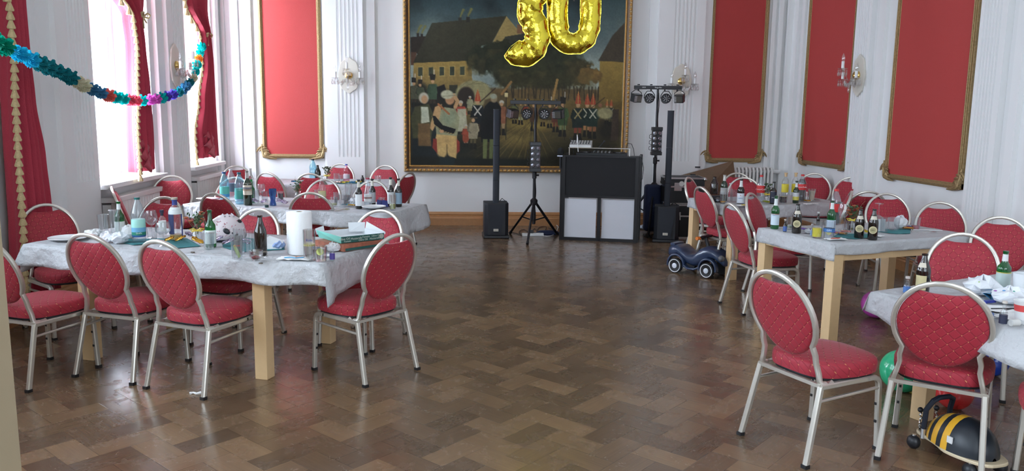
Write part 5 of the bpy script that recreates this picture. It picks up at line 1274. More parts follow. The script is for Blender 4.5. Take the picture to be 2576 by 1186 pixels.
def stem(label, px, py, yt, r, flip=False, fill=None):
    g = at(px, py, ZT); h = height(px, py, yt, ZT); g = g+V((g.x, g.y, 0)).normalized()*r*.7
    pr = [(.75*r, 0), (.72*r, .004), (.12*r, .012), (.09*r, .03), (.09*r, .46*h), (.45*r, .50*h), (.92*r, .62*h), (r, .74*h), (.80*r, h), (.77*r, h), (.97*r, .74*h), (.89*r, .63*h), (.4*r, .52*h), (.001, .50*h)]
    if flip: pr = [(a, h-b) for a, b in pr][::-1]
    o = MB().lathe(pr, 22).build('wine_glass', Mt['clear'], None, loc=g); tag(o, label, 'glass', 'wine glasses'); return o
def blob(name, label, cat, px, py, r, col, seed, flat=.6, group=None, amp=.5, back=.0, z=None):
    g = at(px, py, ZT if z is None else z); g = g+V((g.x, g.y, 0)).normalized()*(r*.8+back)
    return crumple(name, label, cat, g-V((0, 0, .002)), r, C3('crumple_'+'_'.join(str(int(c*99)) for c in col), col, rough=.45), seed, group, flat, amp=amp)
def curl(label, px, py, r, m_, seed, turns=2.2, group='curled streamers'):
    rs = random.Random(seed); g = at(px, py, ZT+.004); g = g+V((g.x, g.y, 0)).normalized()*r; rows = []
    a0 = rs.random()*6; n = int(18*turns)
    for i in range(n+1):
        a = a0+2*pi*turns*i/n; q = r*(.7+.3*sin(a*.7)); c = V((q*cos(a)+.018*i/n*(rs.random()), q*.8*sin(a)*.8, .010+.9*r*(.5+.5*sin(a*1.0+a0))*.9)); w = V((0, .006, .012))
        rows.append([c-w*.5+V((0, 0, .006)), c+w*.5+V((0, 0, .006))])
    o = MB().grid(rows).build('streamer', m_, None, loc=g, solid=.0006); return tag(o, label, 'streamer', group)
irid = Mt['irid'] = mat('iridescent_foil', (.55, .45, .75), .15, .9, var=.7, bscale=30); golds = Mt['goldst'] = mat('gold_streamer', (.70, .36, .06), .2, .9, var=.4, bscale=30)
def wrapper(label, px, py, col, seed, s=.03):
    rs = random.Random(seed); g = at(px, py, ZT); g = g+V((g.x, g.y, 0)).normalized()*s; mb = MB(); rows = []
    for j in range(9):
        t = j/8-.5; w = .5*s*(1+2.4*abs(t)*abs(t)*4*.5) if abs(t) > .3 else .42*s
        rows.append([(t*2.2*s, w*cos(a)*(1+.2*(rs.random()-.5)), .012*s/.03+w*.6*sin(a)*(.4 if abs(t) > .32 else 1)) for a in np.linspace(0, 2*pi, 9)[:-1]])
    mb.grid(rows, closed=True); mb.f += [tuple(range(8)), tuple(64+i for i in range(8))]; mb.mi += [0, 0]
    o = mb.build('sweet_wrapper', C3('wrap_'+'_'.join(str(int(c*99)) for c in col), col, rough=.2, metal=.6), None, smooth=False, loc=g+V((0, 0, .004)), rz=rs.random()*3); return tag(o, label, 'sweet', 'foil sweets on the tables')
def runner(label, pix, z=.7605, col='teal'):
    P = [at(x, y, z) for x, y in pix]; c = sum(P, V())/len(P); n = len(P)
    mb = MB().add([p-c for p in P]+[p-c+V((0, 0, .0018)) for p in P], [tuple(range(n)), tuple(range(n, 2*n))]+[(i, (i+1) % n, n+(i+1) % n, n+i) for i in range(n)])
    return tag(mb.build('table_runner', Mt[col], None, smooth=False, loc=c), label, 'table runner', 'dark teal felt runners')
def napkin(label, px, py, w, d, rz, prints=(), h=.0, name='paper_napkin'):
    g = at(px, py, ZT+.002); rs = random.Random(px); n = 9
    top = [[(w*(i/(n-1)-.5), d*(j/(n-1)-.5), .004+.007*rs.random()*(1 if h == 0 else 1)+h*(i/(n-1))) for i in range(n)] for j in range(n)]
    o = MB().grid(top).build(name, Mt['white'], None, loc=g, rz=rz, solid=.0012, ang=70); tag(o, label, 'napkin', 'loose paper napkins')
    for k, col in enumerate(prints):
        MB().tube([(-.3*w+.1*k*w, -.15*d+.2*k*d, .0125), (-.1*w+.1*k*w, -.05*d, .0135), (.05*w, -.2*d+.3*d*k, .0135), (.25*w, .1*d, .0125)], .004, 5).build('printed_swirl', C3('print_'+'_'.join(str(int(c*99)) for c in col), col), o)
    return o
def plate(label, px, py, r, z=None):
    g = at(px, py, (ZT if z is None else z)); o = MB().lathe([(.55*r, 0), (.62*r, .002), (r, .018), (r*.995, .021), (.66*r, .008), (.001, .006)], 32).build('plate', Mt['ceramic'], None, loc=g); return tag(o, label, 'plate', 'white plates')
def vase(label, px, py, yt, fl, seed, ribbon=True):
    rs = random.Random(seed); g = at(px, py, ZT); h = height(px, py, yt, ZT); g = g+V((g.x, g.y, 0)).normalized()*.035
    o = thing('flower_vase', label, 'vase', g, face(g), 'little vases of flowers'); hv = h*.45
    MB().lathe([(.026, 0), (.036, .01), (.036, hv*.6), (.024, hv*.85), (.030, hv), (.028, hv), (.022, hv*.85), (.033, hv*.6), (.033, .014), (.001, .01)], 18).build('glass_jar', Mt['clear'], o)
    st = MB(); lf = MB(); fl_ = MB()
    for k in range(12):
        a = rs.random()*6.28; q = .018+.05*rs.random(); t = V((q*cos(a), q*sin(a), hv+(h-hv)*(.25+.7*rs.random()))); st.tube([(0, 0, .02), (t.x*.3, t.y*.3, hv), t], .0016, 4)
        if k < 8:
            fl_.lathe([(.001, .0), (.008, .002), (.017, .012), (.015, .013), (.006, .008), (.001, .009)], 10, t-V((0, 0, .006)))
        for q_ in range(5):
            b = t*(.35+.12*q_)+V((rs.uniform(-.02, .02), rs.uniform(-.02, .02), hv*.6)); b.z = min(b.z, h*.9)
            e = V((rs.uniform(-1, 1), rs.uniform(-1, 1), rs.uniform(-.2, 1))).normalized()*.028; s_ = e.orthogonal().normalized()*.008; lf.add([b, b+e*.5+s_, b+e, b+e*.5-s_], [(0, 1, 2, 3)])
    st.build('stems', C3('stem', (.10, .12, .05)), o); lf.build('leaves', C3('leaf', (.05, .10, .04)), o, smooth=False); fl_.build('blossoms', C3('bloom_'+fl, dict(orange=(.50, .14, .06), white=(.75, .76, .78), dark=(.12, .10, .07))[fl]), o)
    tw = MB()
    for s in (-1, 1): tw.tube([(0, 0, hv), (s*.03, .01, h*.8), (s*.05+.03, .01, h*1.12)], .0012, 4)
    tw.build('twigs', C3('twig', (.25, .15, .08)), o)
    if ribbon:
        rb = MB()
        for s in (-1, 1): rb.tube([(0, -.03, hv*.9), (s*.02, -.037, hv*.9+.014), (s*.045, -.034, hv*.9+.012), (s*.03, -.036, hv*.9-.004), (0, -.034, hv*.9)], .004, 6)
        rb.lathe([(.029, hv*.84), (.030, hv*.92)], 18).build('yellow_ribbon', C3('ribbon_y', (.80, .60, .08), rough=.3), o)

# --- front left table
t1 = 'on the front left table'
plate('white plate at the left end of the front left table', 172, 604, .125)
blob('crumpled_napkin', 'crumpled white napkin beside the plate at the left end of the front left table', 'napkin', 238, 598, .07, (.8, .8, .8), 11, .35)
tumbler('tall clear glass stuffed with napkin, leftmost on the front left table', 262, 606, 541, .036, taper=.70)
tumbler('tall clear glass just left of the green bottle on the front left table', 291, 601, 530, .036, taper=.68)
bottle('green beer bottle at the left part of the front left table, silver neck foil', 'long', 303, 596, 508, .033, 'greeng', [(.12, .42, (.70, .74, .70))], neck=(.76, .92, (.70, .72, .72)), back=.02)
blob('crumpled_wrap', 'heap of clear crumpled cellophane in front of the green bottle', 'wrapping', 300, 615, .062, (.74, .76, .80), 12, .6)
blob('crumpled_wrap', 'smaller clear cellophane ball beside the water bottle of the front left table', 'wrapping', 272, 612, .05, (.78, .78, .82), 13, .7)
blob('napkin_stack', 'white napkins standing behind the water bottle of the front left table', 'napkin', 327, 604, .06, (.8, .8, .8), 14, .7, amp=.2, back=.06)
runner('dark teal felt mat under the water bottle', [(309, 612), (322, 602), (470, 600), (505, 620), (440, 625), (425, 610), (335, 617)])
bottle('large pale water bottle with green and blue label on the front left table', 'pet', 351, 612, 499, .044, 'clearpet', [(.13, .17, (.03, .12, .35)), (.17, .24, (.02, .22, .14)), (.24, .34, (.15, .40, .62)), (.34, .52, (.36, .70, .62))], cap=((.01, .13, .12), .016), text=[('Quelle', .014, (.75, .85, .8), .22)])
stem('wine glass right of the large pale water bottle', 383, 602, 531, .042)
bottle('small clear bottle with dark cap and white label behind the glasses', 'vodka', 410, 595, 534, .025, 'clear', [(.2, .62, (.78, .80, .76))], cap=((.02, .02, .05), .02), neck=(.84, .95, (.03, .03, .06)))
tumbler('clear glass between the water bottle and the stemmed bowl', 384, 612, 573, .034)
stem('round stemmed bowl glass in front of the small dark-capped bottle', 412, 622, 561, .048)
bottle('clear spirit bottle with blue neck and dark blue label on the front left table', 'vodka', 444, 607, 499, .043, 'clear', None, [(.16, .62, -1.5, -.25, (.02, .03, .10)), (.03, .62, .95, 1.6, (.03, .06, .25)), (.62, .78, -1.4, 1.4, (.66, .70, .70))], cap=((.45, .38, .30), .014), neck=(.83, .955, (.02, .04, .22)), liquid=(.14, (.55, .36, .12)))
for i, (x, y, r_, m_, lb) in enumerate(((425, 612, .03, golds, 'gold curled streamer below the stemmed bowl'), (452, 613, .035, golds, 'gold curled streamer in front of the spirit bottle'), (475, 601, .03, irid, 'shiny violet streamer left of the flower vase'), (497, 620, .045, golds, 'large gold streamer ring in front of the flower vase'), (549, 612, .03, irid, 'shiny streamer loop right of the green bottle'), (574, 622, .045, irid, 'large shiny streamer ring left of the cucumber glass'), (567, 606, .03, irid, 'shiny streamer loop below the panda helmet'), (618, 622, .04, irid, 'shiny streamer loop behind the glass cup'), (335, 598, .035, golds, 'red and gold streamer beside the large pale water bottle'))):
    curl(lb, x, y, r_, m_, i+3)
vase('vase of orange-brown flowers with a yellow ribbon on the front left table', 497, 612, 535, 'orange', 1)
bottle('bright green beer bottle with white label right of the flower vase', 'long', 531, 624, 529, .034, 'greeng', [(.10, .46, (.66, .74, .70))], text=[('Krombacher', .011, (.3, .05, .05), .40)])
tumbler('clear tumbler in front of the bright green bottle', 526, 629, 588, .034, taper=.9)
runner('dark teal felt mat between the vase and the kitchen roll', [(560, 612), (600, 596), (716, 612), (716, 628), (600, 635), (560, 622)])
def helmet():
    g = at(560, 610, ZT); rr = .105; o = thing('bicycle_helmet', 'white child helmet with black panda face and small pink dots on the front left table', 'helmet', g+V((0, .11, 0)), face(g)+.2)
    MB().lathe([(rr*1.0, .012), (rr*1.06, .03), (rr*1.07, .06), (rr*.98, .105), (rr*.76, .145), (rr*.42, .17), (.001, .178)], 28, sx=1.12, sy=1.0).build('shell', C3('helmet_white', (.66, .58, .60), rough=.35), o)
    d = MB(); 
    def spot(az, z, a, b, roll, m=d):
        r_ = rr*1.07*math.sqrt(max(0, 1-((z-.05)/.135)**2)) if z > .05 else rr*1.06
        T = M4.Translation((r_*1.10*sin(az), -r_*.985*cos(az), z)) @ M4.Rotation(az, 4, 'Z') @ M4.Rotation(R(-max(0, (z-.05))*380), 4, 'X') @ M4.Rotation(roll, 4, 'Y') @ M4.Diagonal((a, .008, b, 1)); m.ell((0, 0, 0), (1, 1, 1), 12, T=T)
    spot(R(-12), .075, .026, .018, .7); spot(R(50), .132, .024, .014, .2); spot(R(18), .045, .018, .008, -.5); spot(R(6), .060, .006, .006, 0); spot(R(70), .03, .03, .012, -.3)
    d.build('panda_patches', BK, o)
    p_ = MB(); rs = random.Random(8)
    for k in range(60): spot(rs.uniform(-1.4, 1.6), rs.uniform(.03, .14), .0024, .0024, 0, p_)
    p_.build('pink_dots', C3('pinkdot', (.55, .10, .16)), o)
    for k in range(3): MB().tube([(-.02+.03*k, -.05+.0*k, .168), (-.02+.03*k, .02, .176), (-.02+.03*k, .08, .15)], .006, 6).build('vent_rib', C3('helmet_rib', (.35, .32, .34)), o)
    MB().lathe([(rr*.98, .0), (rr*1.03, .012), (rr*.98, .02)], 28, sx=1.12).build('dark_rim', BK, o)
helmet()
g_ = tumbler('clear glass with a slice of cucumber on the front left table', 597, 654, 594, .037, taper=.80, name='drinking_glass')
MB().sweep([(-.012, -.012, .014), (-.006, -.014, .06), (.0, -.012, .10)][::-1] if 0 else [(.014, -.01, .012), (.0, -.016, .05), (-.016, -.014, .088)], [(.011*cos(t), .003*sin(t)) for t in np.linspace(0, 2*pi, 10)[:-1]], scales=[1, 1.2, .8]).build('cucumber_slice', C3('cucumber', (.42, .55, .22)), g_)
txt(g_, 'VELTINS', .010, (.6, .04, .04), .034, .085)
tumbler('clear upright glass behind the cucumber glass', 603, 640, 577, .036, taper=.9); tumbler('low clear glass left of the plain brown bottle', 632, 640, 584, .034, taper=.9)
bottle('plain brown beer bottle without label in front of a red chair', 'beer', 657, 645, 543, .037, 'brown', cap=None)
o = MB().add([(-.06, 0, 0), (.07, 0, .0), (.085, .01, .055), (.0, .0, .09), (-.05, .01, .06), (-.06, .02, 0), (.07, .02, .0)], [(0, 1, 2, 3, 4), (0, 5, 6, 1), (4, 3, 6, 5), (3, 2, 6)]).build('folded_napkin', Mt['white'], None, smooth=False, loc=at(677, 630, ZT)+V((0, .03, .0)), rz=R(10)); tag(o, 'white folded napkin leaning behind the plain brown bottle', 'napkin')
blob('cellophane_twist', 'blue and silver cellophane twist left of the kitchen roll', 'wrapping', 701, 628, .04, (.30, .40, .65), 21, .7)
def cup():
    g = at(645, 659, ZT)+V((-.01, .035, 0)); o = thing('glass_cup', 'cut-glass cup with handle and a red remnant, in front of the brown bottle', 'cup', g)
    MB().lathe([(.022, 0), (.026, .006), (.040, .03), (.043, .062), (.041, .062), (.037, .03), (.02, .01), (.001, .009)], 14).build('bowl', Mt['crystal'], o, smooth=False)
    MB().tube([(.040, 0, .052), (.062, 0, .055), (.068, 0, .038), (.055, 0, .02), (.034, 0, .018)], .005, 8).build('handle', Mt['crystal'], o)
    MB().ell((0, 0, .020), (.026, .026, .012), 12).build('red_remnant', C3('redrem', (.20, .01, .03), rough=.2), o)
cup()
def roll():
    g = at(752, 642, ZT); o = thing('kitchen_roll', 'tall white kitchen paper roll standing on the front left table', 'kitchen roll', g+V((0, .06, 0)), R(-20)); h = height(742, 640, 536, ZT)+.005; r_ = .0735
    MB().lathe([(.022, 0), (r_, 0), (r_, h-.004), (r_-.004, h), (.022, h), (.022, 0)], 40).build('paper_roll', C3('roll_white', (.84, .85, .86), rough=.9, bump=.25, bscale=140), o, ang=60)
    MB().grid([[(-r_*.6-.03*0, -r_*.8-.0, z), (-r_*1.02, -r_*.42, z), (-r_*1.28, -.006, z)] for z in (0, h*.5, h-.004)]).build('loose_sheet', C3('roll_white', (1, 1, 1)), o, solid=.0008)
    MB().lathe([(.0225, .002), (.0225, h-.001), (.020, h-.001), (.020, .002)], 20).build('cardboard_core', C3('cardboard', (.42, .32, .22)), o)
roll()
g_ = tumbler('tall clear beer glass with handle-like gleam and lemon, right of the kitchen roll', 779, 657, 580, .037, 'crystal', taper=.95, name='drinking_glass'); txt(g_, 'Köln', .020, (.03, .04, .30), .037, .125)
MB().lathe([(.001, .085), (.034, .088), (.034, .098), (.001, .1)], 18).build('lemon_layer', C3('lemon', (.62, .58, .22), rough=.3), g_)
g_ = tumbler('short cut-glass tumbler with a lime slice on its rim', 808, 660, 622, .038, 'crystal', taper=.88); MB().lathe([(.001, -.002), (.021, -.002), (.021, .002), (.001, .002)], 20, T=M4.Translation((-.006, -.030, .062)) @ M4.Rotation(R(80), 4, 'X')).build('lime_slice', C3('lime', (.55, .62, .20)), g_)
bottle('mini spirit bottle with violet label in front of the pizza boxes', 'mini', 836, 657, 617, .015, 'clear', [(.08, .46, (.08, .06, .28))], cap=((.6, .6, .6), .012))
napkin('printed paper napkin with blue swirl in front of the kitchen roll', 742, 653, .20, .10, R(-8), ((.12, .38, .62), (.7, .25, .08))); napkin('paper napkin with blue print right behind the tall beer glass', 792, 628, .13, .10, R(-20), ((.12, .38, .62),)); napkin('small white paper scrap beside the mini bottle', 824, 645, .07, .05, R(20))
def pizza(label, cpx, z0, rz, w, lidded, tilt=0, shift=(0, 0)):
    g = V((cpx.x, cpx.y, z0)); o = thing('pizza_box', label, 'pizza box', g, rz, 'stacked pizza boxes'); hh = .042
    gm = C3('box_green', (.015, .10, .085), rough=.5); gl = C3('box_mint', (.22, .62, .52), rough=.5); wm = C3('box_white', (.66, .68, .70), rough=.6, var=.08, bscale=9)
    if lidded:
        MB().box((0, 0, .002), (w, w, .003)).build('tray', wm, o, smooth=False)
        f = MB().box((0, -w/2, hh/2), (w, .003, hh)).build('front_side', gm, o, smooth=False)
        wt = C3('print_pale', (.55, .62, .55))
        for t, x, z, s in (('Olive Oil', -.155, .026, .021), ('Mozzarella', -.055, .024, .019), ('Tomate', -.13, .010, .016), ('Tomate', .025, .029, .018), ('Olive Oil', .0, .011, .018), ('Olive Oil', .11, .030, .018), ('Mozzarella', .10, .013, .018)): lettering(t, s, 'box_lettering', wt, f, (x*w/.36, -w/2-.002, z), (R(90), R(-2), 0), .0003)
        MB().lathe([(.015, 0), (.0165, 0), (.0165, .0006), (.015, .0006), (.015, 0)], 24, T=M4.Translation((w/2-.02, -w/2-.0018, .023)) @ M4.Rotation(R(90), 4, 'X')).build('round_stamp', wt, f)
        lettering('BIO', .009, 'stamp_lettering', wt, f, (w/2-.02, -w/2-.002, .023), (R(90), 0, 0), .0003)
        MB().add([(-w/2, -w/2, 0), (-w/2, -w/2, hh), (-w/2-.02, w/2, hh+.01), (-w/2, w/2, 0)], [(0, 1, 2, 3)]).build('left_side', gl, o, smooth=False, solid=.003)
        MB().box((0, w/2, hh/2), (w, .003, hh)).build('back_side', wm, o, smooth=False); MB().box((w/2, 0, hh/2), (.003, w, hh)).build('right_side', wm, o, smooth=False)
        MB().add([(-w/2-.02, w/2, .02), (-w/2+.04, w/2, .02), (-w/2+.035, w/2+.01, .075), (-w/2-.025, w/2+.01, .06)], [(0, 1, 2, 3)]).build('raised_flap', wm, o, smooth=False, solid=.003)
        MB().add([(w/2-.10, w/2-.01, .02), (w/2, w/2-.05, .02), (w/2+.005, w/2-.05, .085), (w/2-.10, w/2, .085)], [(0, 1, 2, 3)]).add([(w/2, w/2-.05, .02), (w/2+.02, -w/2+.02, .03), (w/2+.02, -w/2+.02, .045), (w/2+.01, w/2-.06, .09)], [(0, 1, 2, 3)]).build('raised_flap', wm, o, smooth=False, solid=.003)
    else:
        MB().box((0, 0, hh/2), (w, w, hh)).build('carton', [C3('box_tomato', (.36, .12, .07), rough=.6, var=.6, bscale=28)], o, smooth=False)
        MB().box((0, -w/2-.001, .010), (w*.9, .002, .016)).build('dark_band', gm, o, smooth=False)
    return o
def pz(label, pl, pr, z, w, l_):
    a, b = at(*pl, z), at(*pr, z); u = (b-a).normalized(); v = V((-u.y, u.x, 0)); return pizza(label, a+u*w/2+v*w/2, z, math.atan2(u.y, u.x), w, l_)
pz('lower closed pizza box printed reddish brown, under the green one', (864, 634), (952, 621), ZT+.001, .31, False)
pz('open green pizza box with handwriting print, on top of the other box', (858.5, 613), (966.7, 602), ZT+.046, .315, True)
blob('torn_paper', 'torn white paper and sauce bag sticking out left of the pizza boxes', 'paper', 838, 635, .05, (.66, .66, .68), 31, .55)
for i, (x, y, lb) in enumerate(((485, 636, 'small dark wrapper near the front edge of the front left table'), (656, 664, 'tiny bottle crown in front of the cut-glass cup'))):
    g = at(x, y, ZT); tag(MB().lathe([(.013, 0), (.012, .006), (.001, .006)], 14).build('crown_cap', C3('capd', (.12, .10, .08), rough=.3, metal=.5), None, loc=g), lb, 'bottle cap')

# --- middle left table
bottle('left of two blue water bottles on the middle left table', 'pet', 566, 506, 435, .046, 'bluepet', [(.14, .24, (.05, .25, .50)), (.24, .50, (.10, .42, .36))], cap=((.01, .06, .18), .018), group='blue water bottles')
bottle('right of two blue water bottles on the middle left table, next to the wine bottle', 'pet', 604, 514, 436, .046, 'bluepet', [(.10, .16, (.3, .5, .7)), (.16, .50, (.06, .34, .30))], cap=((.01, .12, .16), .018), group='blue water bottles')
bottle('clear water bottle behind the two blue ones of the middle left table', 'pet', 583, 500, 429, .044, 'clearpet', [(.2, .5, (.10, .14, .20))], cap=((.5, .5, .52), .016), back=.12)
bottle('green-brown wine bottle with landscape label and silver capsule', 'wine', 624, 517, 430, .040, 'greend', [(.30, .64, (.68, .62, .50)), (.42, .46, (.62, .30, .10)), (.46, .52, (.25, .28, .45))], neck=(.78, .985, (.50, .47, .45)))
bottle('clear wine bottle with silver capsule behind the landscape-label one', 'wine', 632, 508, 425, .037, 'clear', [(.3, .6, (.6, .62, .62))], neck=(.76, .985, (.55, .52, .50)), back=.08)
bottle('slim green bottle right of the wine bottle on the middle left table', 'long', 634, 512, 452, .031, 'greeng', back=.03)
stem('wine glass on the middle left table, right of the bottle group', 658, 508, 464, .040)
for (x, y, t, r_, lb) in ((645, 512, 479, .032, 'clear glass left of the wine glass on the middle left table'), (667, 514, 482, .030, 'clear glass right of the wine glass on the middle left table'), (706, 508, 482, .034, 'clear glass with dark drink behind the blue glass')):
    tumbler(lb, x, y, t, r_, fill=(.8, (.03, .01, .02)) if x == 706 else None)
tumbler('curvy blue glass on the middle left table', 687, 518, 476, .036, 'blueg', prof=[(.85, 0), (.85, .05), (.62, .3), (.8, .55), (1, .75), (.98, 1)])
g = at(671, 522, ZT); tag(MB().lathe([(.018, 0), (.018, .022), (.001, .022)], 20).build('screw_cap', C3('cap_d', (.01, .05, .05)), None, loc=g), 'dark screw cap lying on the middle left table', 'bottle cap')
for i, (x, y, lb) in enumerate(((640, 512, 'shiny streamer by the wine bottle'), (663, 514, 'shiny streamer below the wine glass of the middle left table'), (700, 512, 'shiny streamer beside the blue glass'), (714, 516, 'violet streamer tangle right of the blue glass'))): curl(lb, x, y, .03, irid, i+20)
vase('vase of white blossoms behind the kitchen roll chair on the middle left table', 750, 508, 452, 'white', 3, False)
bottle('clear juice bottle with a little yellow drink on the middle left table', 'soda', 811, 508, 443, .038, 'clear', [(.20, .38, (.55, .50, .28))], cap=((.7, .7, .7), .012), liquid=(.40, (.62, .55, .22)))
for (x, y, t, r_, lb, f) in ((841, 520, 497, .034, 'glass with pale yellow drink on the middle left table', (.35, (.55, .55, .3))), (848, 515, 485, .034, 'clear tumbler behind the pale yellow drink', None), (863, 522, 490, .036, 'clear ribbed tumbler in the middle of the glasses', None), (873, 519, 492, .034, 'clear tumbler just left of the dark bottles', None), (800, 505, 478, .034, 'clear glass beside the juice bottle', None), (960, 519, 498, .030, 'small clear glass behind the blue tealights', None)):
    tumbler(lb, x, y, t, r_, fill=f)
tumbler('tall flared beer glass on the middle left table', 877, 515, 461, .034, prof=[(.85, 0), (.6, .1), (.75, .4), (1, .85), (.95, 1)]); tumbler('second flared beer glass right behind the first', 893, 512, 463, .032, prof=[(.85, 0), (.6, .1), (.75, .4), (1, .85), (.95, 1)])
blob('crumpled_napkin', 'crumpled white napkin left of the dark bottles on the middle left table', 'napkin', 889, 518, .04, (.78, .8, .84), 41, .9)
for (x, y, t, lb, lc) in ((903, 526, 453, 'dark bottle with plain white label, leftmost of the dark ones', (.72, .74, .76)), (937, 518, 451, 'dark bottle half hidden behind the red-capped clear bottle', (.40, .40, .42)), (983, 521, 447, 'dark bottle with white neck and figure label near the right table end', (.62, .62, .62)), (1003, 521, 450, 'dark bottle with blue landscape label, rightmost on the middle left table', (.22, .32, .40))):
    bottle(lb, 'long', x, y, t, .031, 'brown', [(.10, .50, lc)], cap=((.02, .02, .02), .012), neck=(.74, .93, (.66, .64, .56)), group='dark beer bottles in a row')
bottle('clear bottle with red cap among the dark bottles', 'soda', 926, 523, 449, .036, 'clearpet', [(.2, .45, (.66, .66, .66)), (.30, .36, (.5, .1, .08))], cap=((.30, .03, .06), .014))
tumbler('ribbed glass with a lime slice right of the plates', 988, 529, 491, .035, 'crystal', taper=.8, fill=(.4, (.45, .50, .15)))
plate('lower white plate near the right end of the middle left table', 940, 524, .115); plate('upper white plate stacked on the other', 940, 524, .11, ZT+.014)
for i, (x, y, lb) in enumerate(((956, 520, 'dark blue tealight packet behind the plates'), (971, 521, 'second dark blue packet beside the lime glass'))): g = at(x, y, ZT); tag(MB().add([(-.03, 0, 0), (.03, 0, 0), (.025, .02, .055), (-.03, .02, .065), (-.03, .04, 0), (.03, .04, 0)], [(0, 1, 2, 3), (3, 2, 5, 4), (0, 3, 4), (1, 5, 2), (0, 4, 5, 1)]).build('blue_packet', C3('packet', (.02, .03, .18), rough=.3), None, smooth=False, loc=g, rz=.3*i), lb, 'packet', 'dark blue packets')
for (x, y, lb) in ((870, 520, 'teal and yellow foil wrapper by the ribbed tumbler'), (886, 521, 'orange foil wrapper left of the dark bottles')): wrapper(lb, x, y, (.10, .35, .45) if x == 870 else (.6, .35, .05), x)
for i, (x, y, rz) in enumerate(((853, 527, .5), (862, 529, .9))): g = at(x, y, ZT+.004); tag(MB().sweep([(-.09, 0, 0), (0, 0, .004), (.03, 0, .003)], rrect(.008, .003, .001, 1)).sweep([(.03, 0, .003), (.05, 0, .002), (.085, 0, .004)], rrect(.022, .002, .0008, 1), scales=[.5, 1, .8]).build('fork', Mt['steel'], None, loc=g, rz=rz), ('fork lying left on the middle left table', 'second fork beside it on the middle left table')[i], 'cutlery', 'forks on the middle left table')
tag(MB().lathe([(.10, 0), (.11, .004), (.001, .005)], 24).build('saucer', Mt['ceramic'], None, loc=at(522, 500, ZT)), 'flat white lid at the left end of the middle left table', 'plate')
# --- back left table
bottle('clear water bottle with dark cap on the back left table', 'pet', 788, 457, 402, .046, 'bluepet', cap=((.02, .03, .05), .02)); bottle('dark bottle beside the clear one on the back left table', 'beer', 800, 457, 416, .037, 'brown')
vase('vase of dark dried flowers on the back left table', 823, 458, 420, 'dark', 5)
tumbler('taller clear glass right of the dried flowers', 847, 459, 437, .036, taper=.95); tumbler('shorter clear glass left of the pink bottle', 859, 459, 441, .032, taper=.95)
bottle('pink-looking plastic bottle with blue cap on the back left table', 'pet', 872, 459, 415, .040, 'pink', [(.2, .45, (.60, .52, .56))], cap=((.02, .06, .35), .016))
tumbler('glass of cloudy drink at the right end of the back left table', 951, 458, 443, .042, fill=(.3, (.6, .58, .45))); bottle('slim dark red bottle at the right part of the back left table', 'mini', 912, 459, 440, .022, 'brown')
runner('dark teal felt runner along the back left table', [(846, 462), (850, 457), (912, 457), (912, 463)])
for i, (x, y, c_) in enumerate(((743, 461, (.05, .25, .45)), (762, 462, (.55, .45, .1)), (852, 463, (.5, .35, .3)), (870, 463, (.6, .5, .05)), (888, 463, (.05, .2, .35)), (902, 462, (.55, .4, .1)))): wrapper('foil sweet number-less piece'.replace('number-less ', ''), x, y, c_, i+60, .04)['label'] = ('blue foil sweet at the left end of the back left table', 'yellow foil sweet behind the small red chair', 'pink foil sweet in front of the clear glasses at the back', 'yellow foil sweet in front of the pink bottle', 'blue foil sweet right of the pink bottle', 'gold foil sweet beside the slim dark red bottle')[i]

# --- back right table
bottle('big plain dark bottle at the left of the back right table', 'beer', 1796, 492, 447, .046, 'brown', back=.12)
bottle('dark green bottle with grey label, left part of the back right table', 'wine', 1820, 506, 440, .036, 'greend', [(.25, .5, (.35, .35, .34))], neck=(.76, .985, (.6, .58, .54)))
bottle('small empty clear soda bottle on the back right table', 'soda', 1836, 507, 462, .028, 'clear', cap=((.6, .6, .6), .008))
tumbler('glass with orange straw stub left of the small soda bottle', 1818, 512, 484, .036, fill=(.2, (.65, .32, .04))); tumbler('clear wide glass right of the small soda bottle', 1846, 510, 478, .040, taper=.95)
bottle('brown beer bottle with white label and red round mark on the back right table', 'long', 1862, 513, 451, .036, 'brown', [(.02, .42, (.70, .74, .80))], cap=((.02, .02, .02), .01), neck=(.68, .93, (.66, .66, .66)), text=[('Lübzer', .018, (.05, .22, .42), .22)])
txt(COL.objects[-1] if 0 else [o for o in COL.objects if o.name.startswith('bottle')][-1], 'A', .020, (.6, .08, .03), .036, .085)
g = at(1803, 510, ZT); o = tag(MB().box((0, 0, .035), (.12, .05, .07)).build('camera_body', BK, None, smooth=False, bevel=.006, loc=g+V((.0, .04, 0)), rz=.2), 'black box camera lying at the left of the back right table', 'camera'); MB().lathe([(.024, 0), (.022, .02), (.001, .014)], 18, T=M4.Translation((0, -.025, .035)) @ M4.Rotation(R(90), 4, 'X')).build('lens', C3('lens_dark', (1, 1, 1)), o)
cr = (.60, .03, .03)
bottle('empty cola bottle with red label and cap on the back right table', 'cola', 1912, 508, 443, .044, 'clearpet', [(.34, .62, cr)], cap=(cr, .018), text=[('Coca-Cola', .024, (.8, .8, .8), .48)])
bottle('nearly full dark cola bottle with red cap at the middle of the back right table', 'cola', 2015, 508, 441, .043, 'clearpet', [(.44, .66, cr)], cap=(cr, .018), liquid=(.84, (.015, .006, .006)), text=[('Coca-Cola', .022, (.8, .8, .8), .55)])
vase('vase with yellow ribbon right of the empty cola bottle', 1931, 509, 462, 'white', 7)
bottle('dark bottle with black label and small red mark on the back right table', 'long', 1944, 514, 458, .032, 'brown', [(.05, .55, (.015, .02, .04))], cap=((.02, .02, .02), .01), text=[('Jever', .014, (.6, .6, .6), .30)])
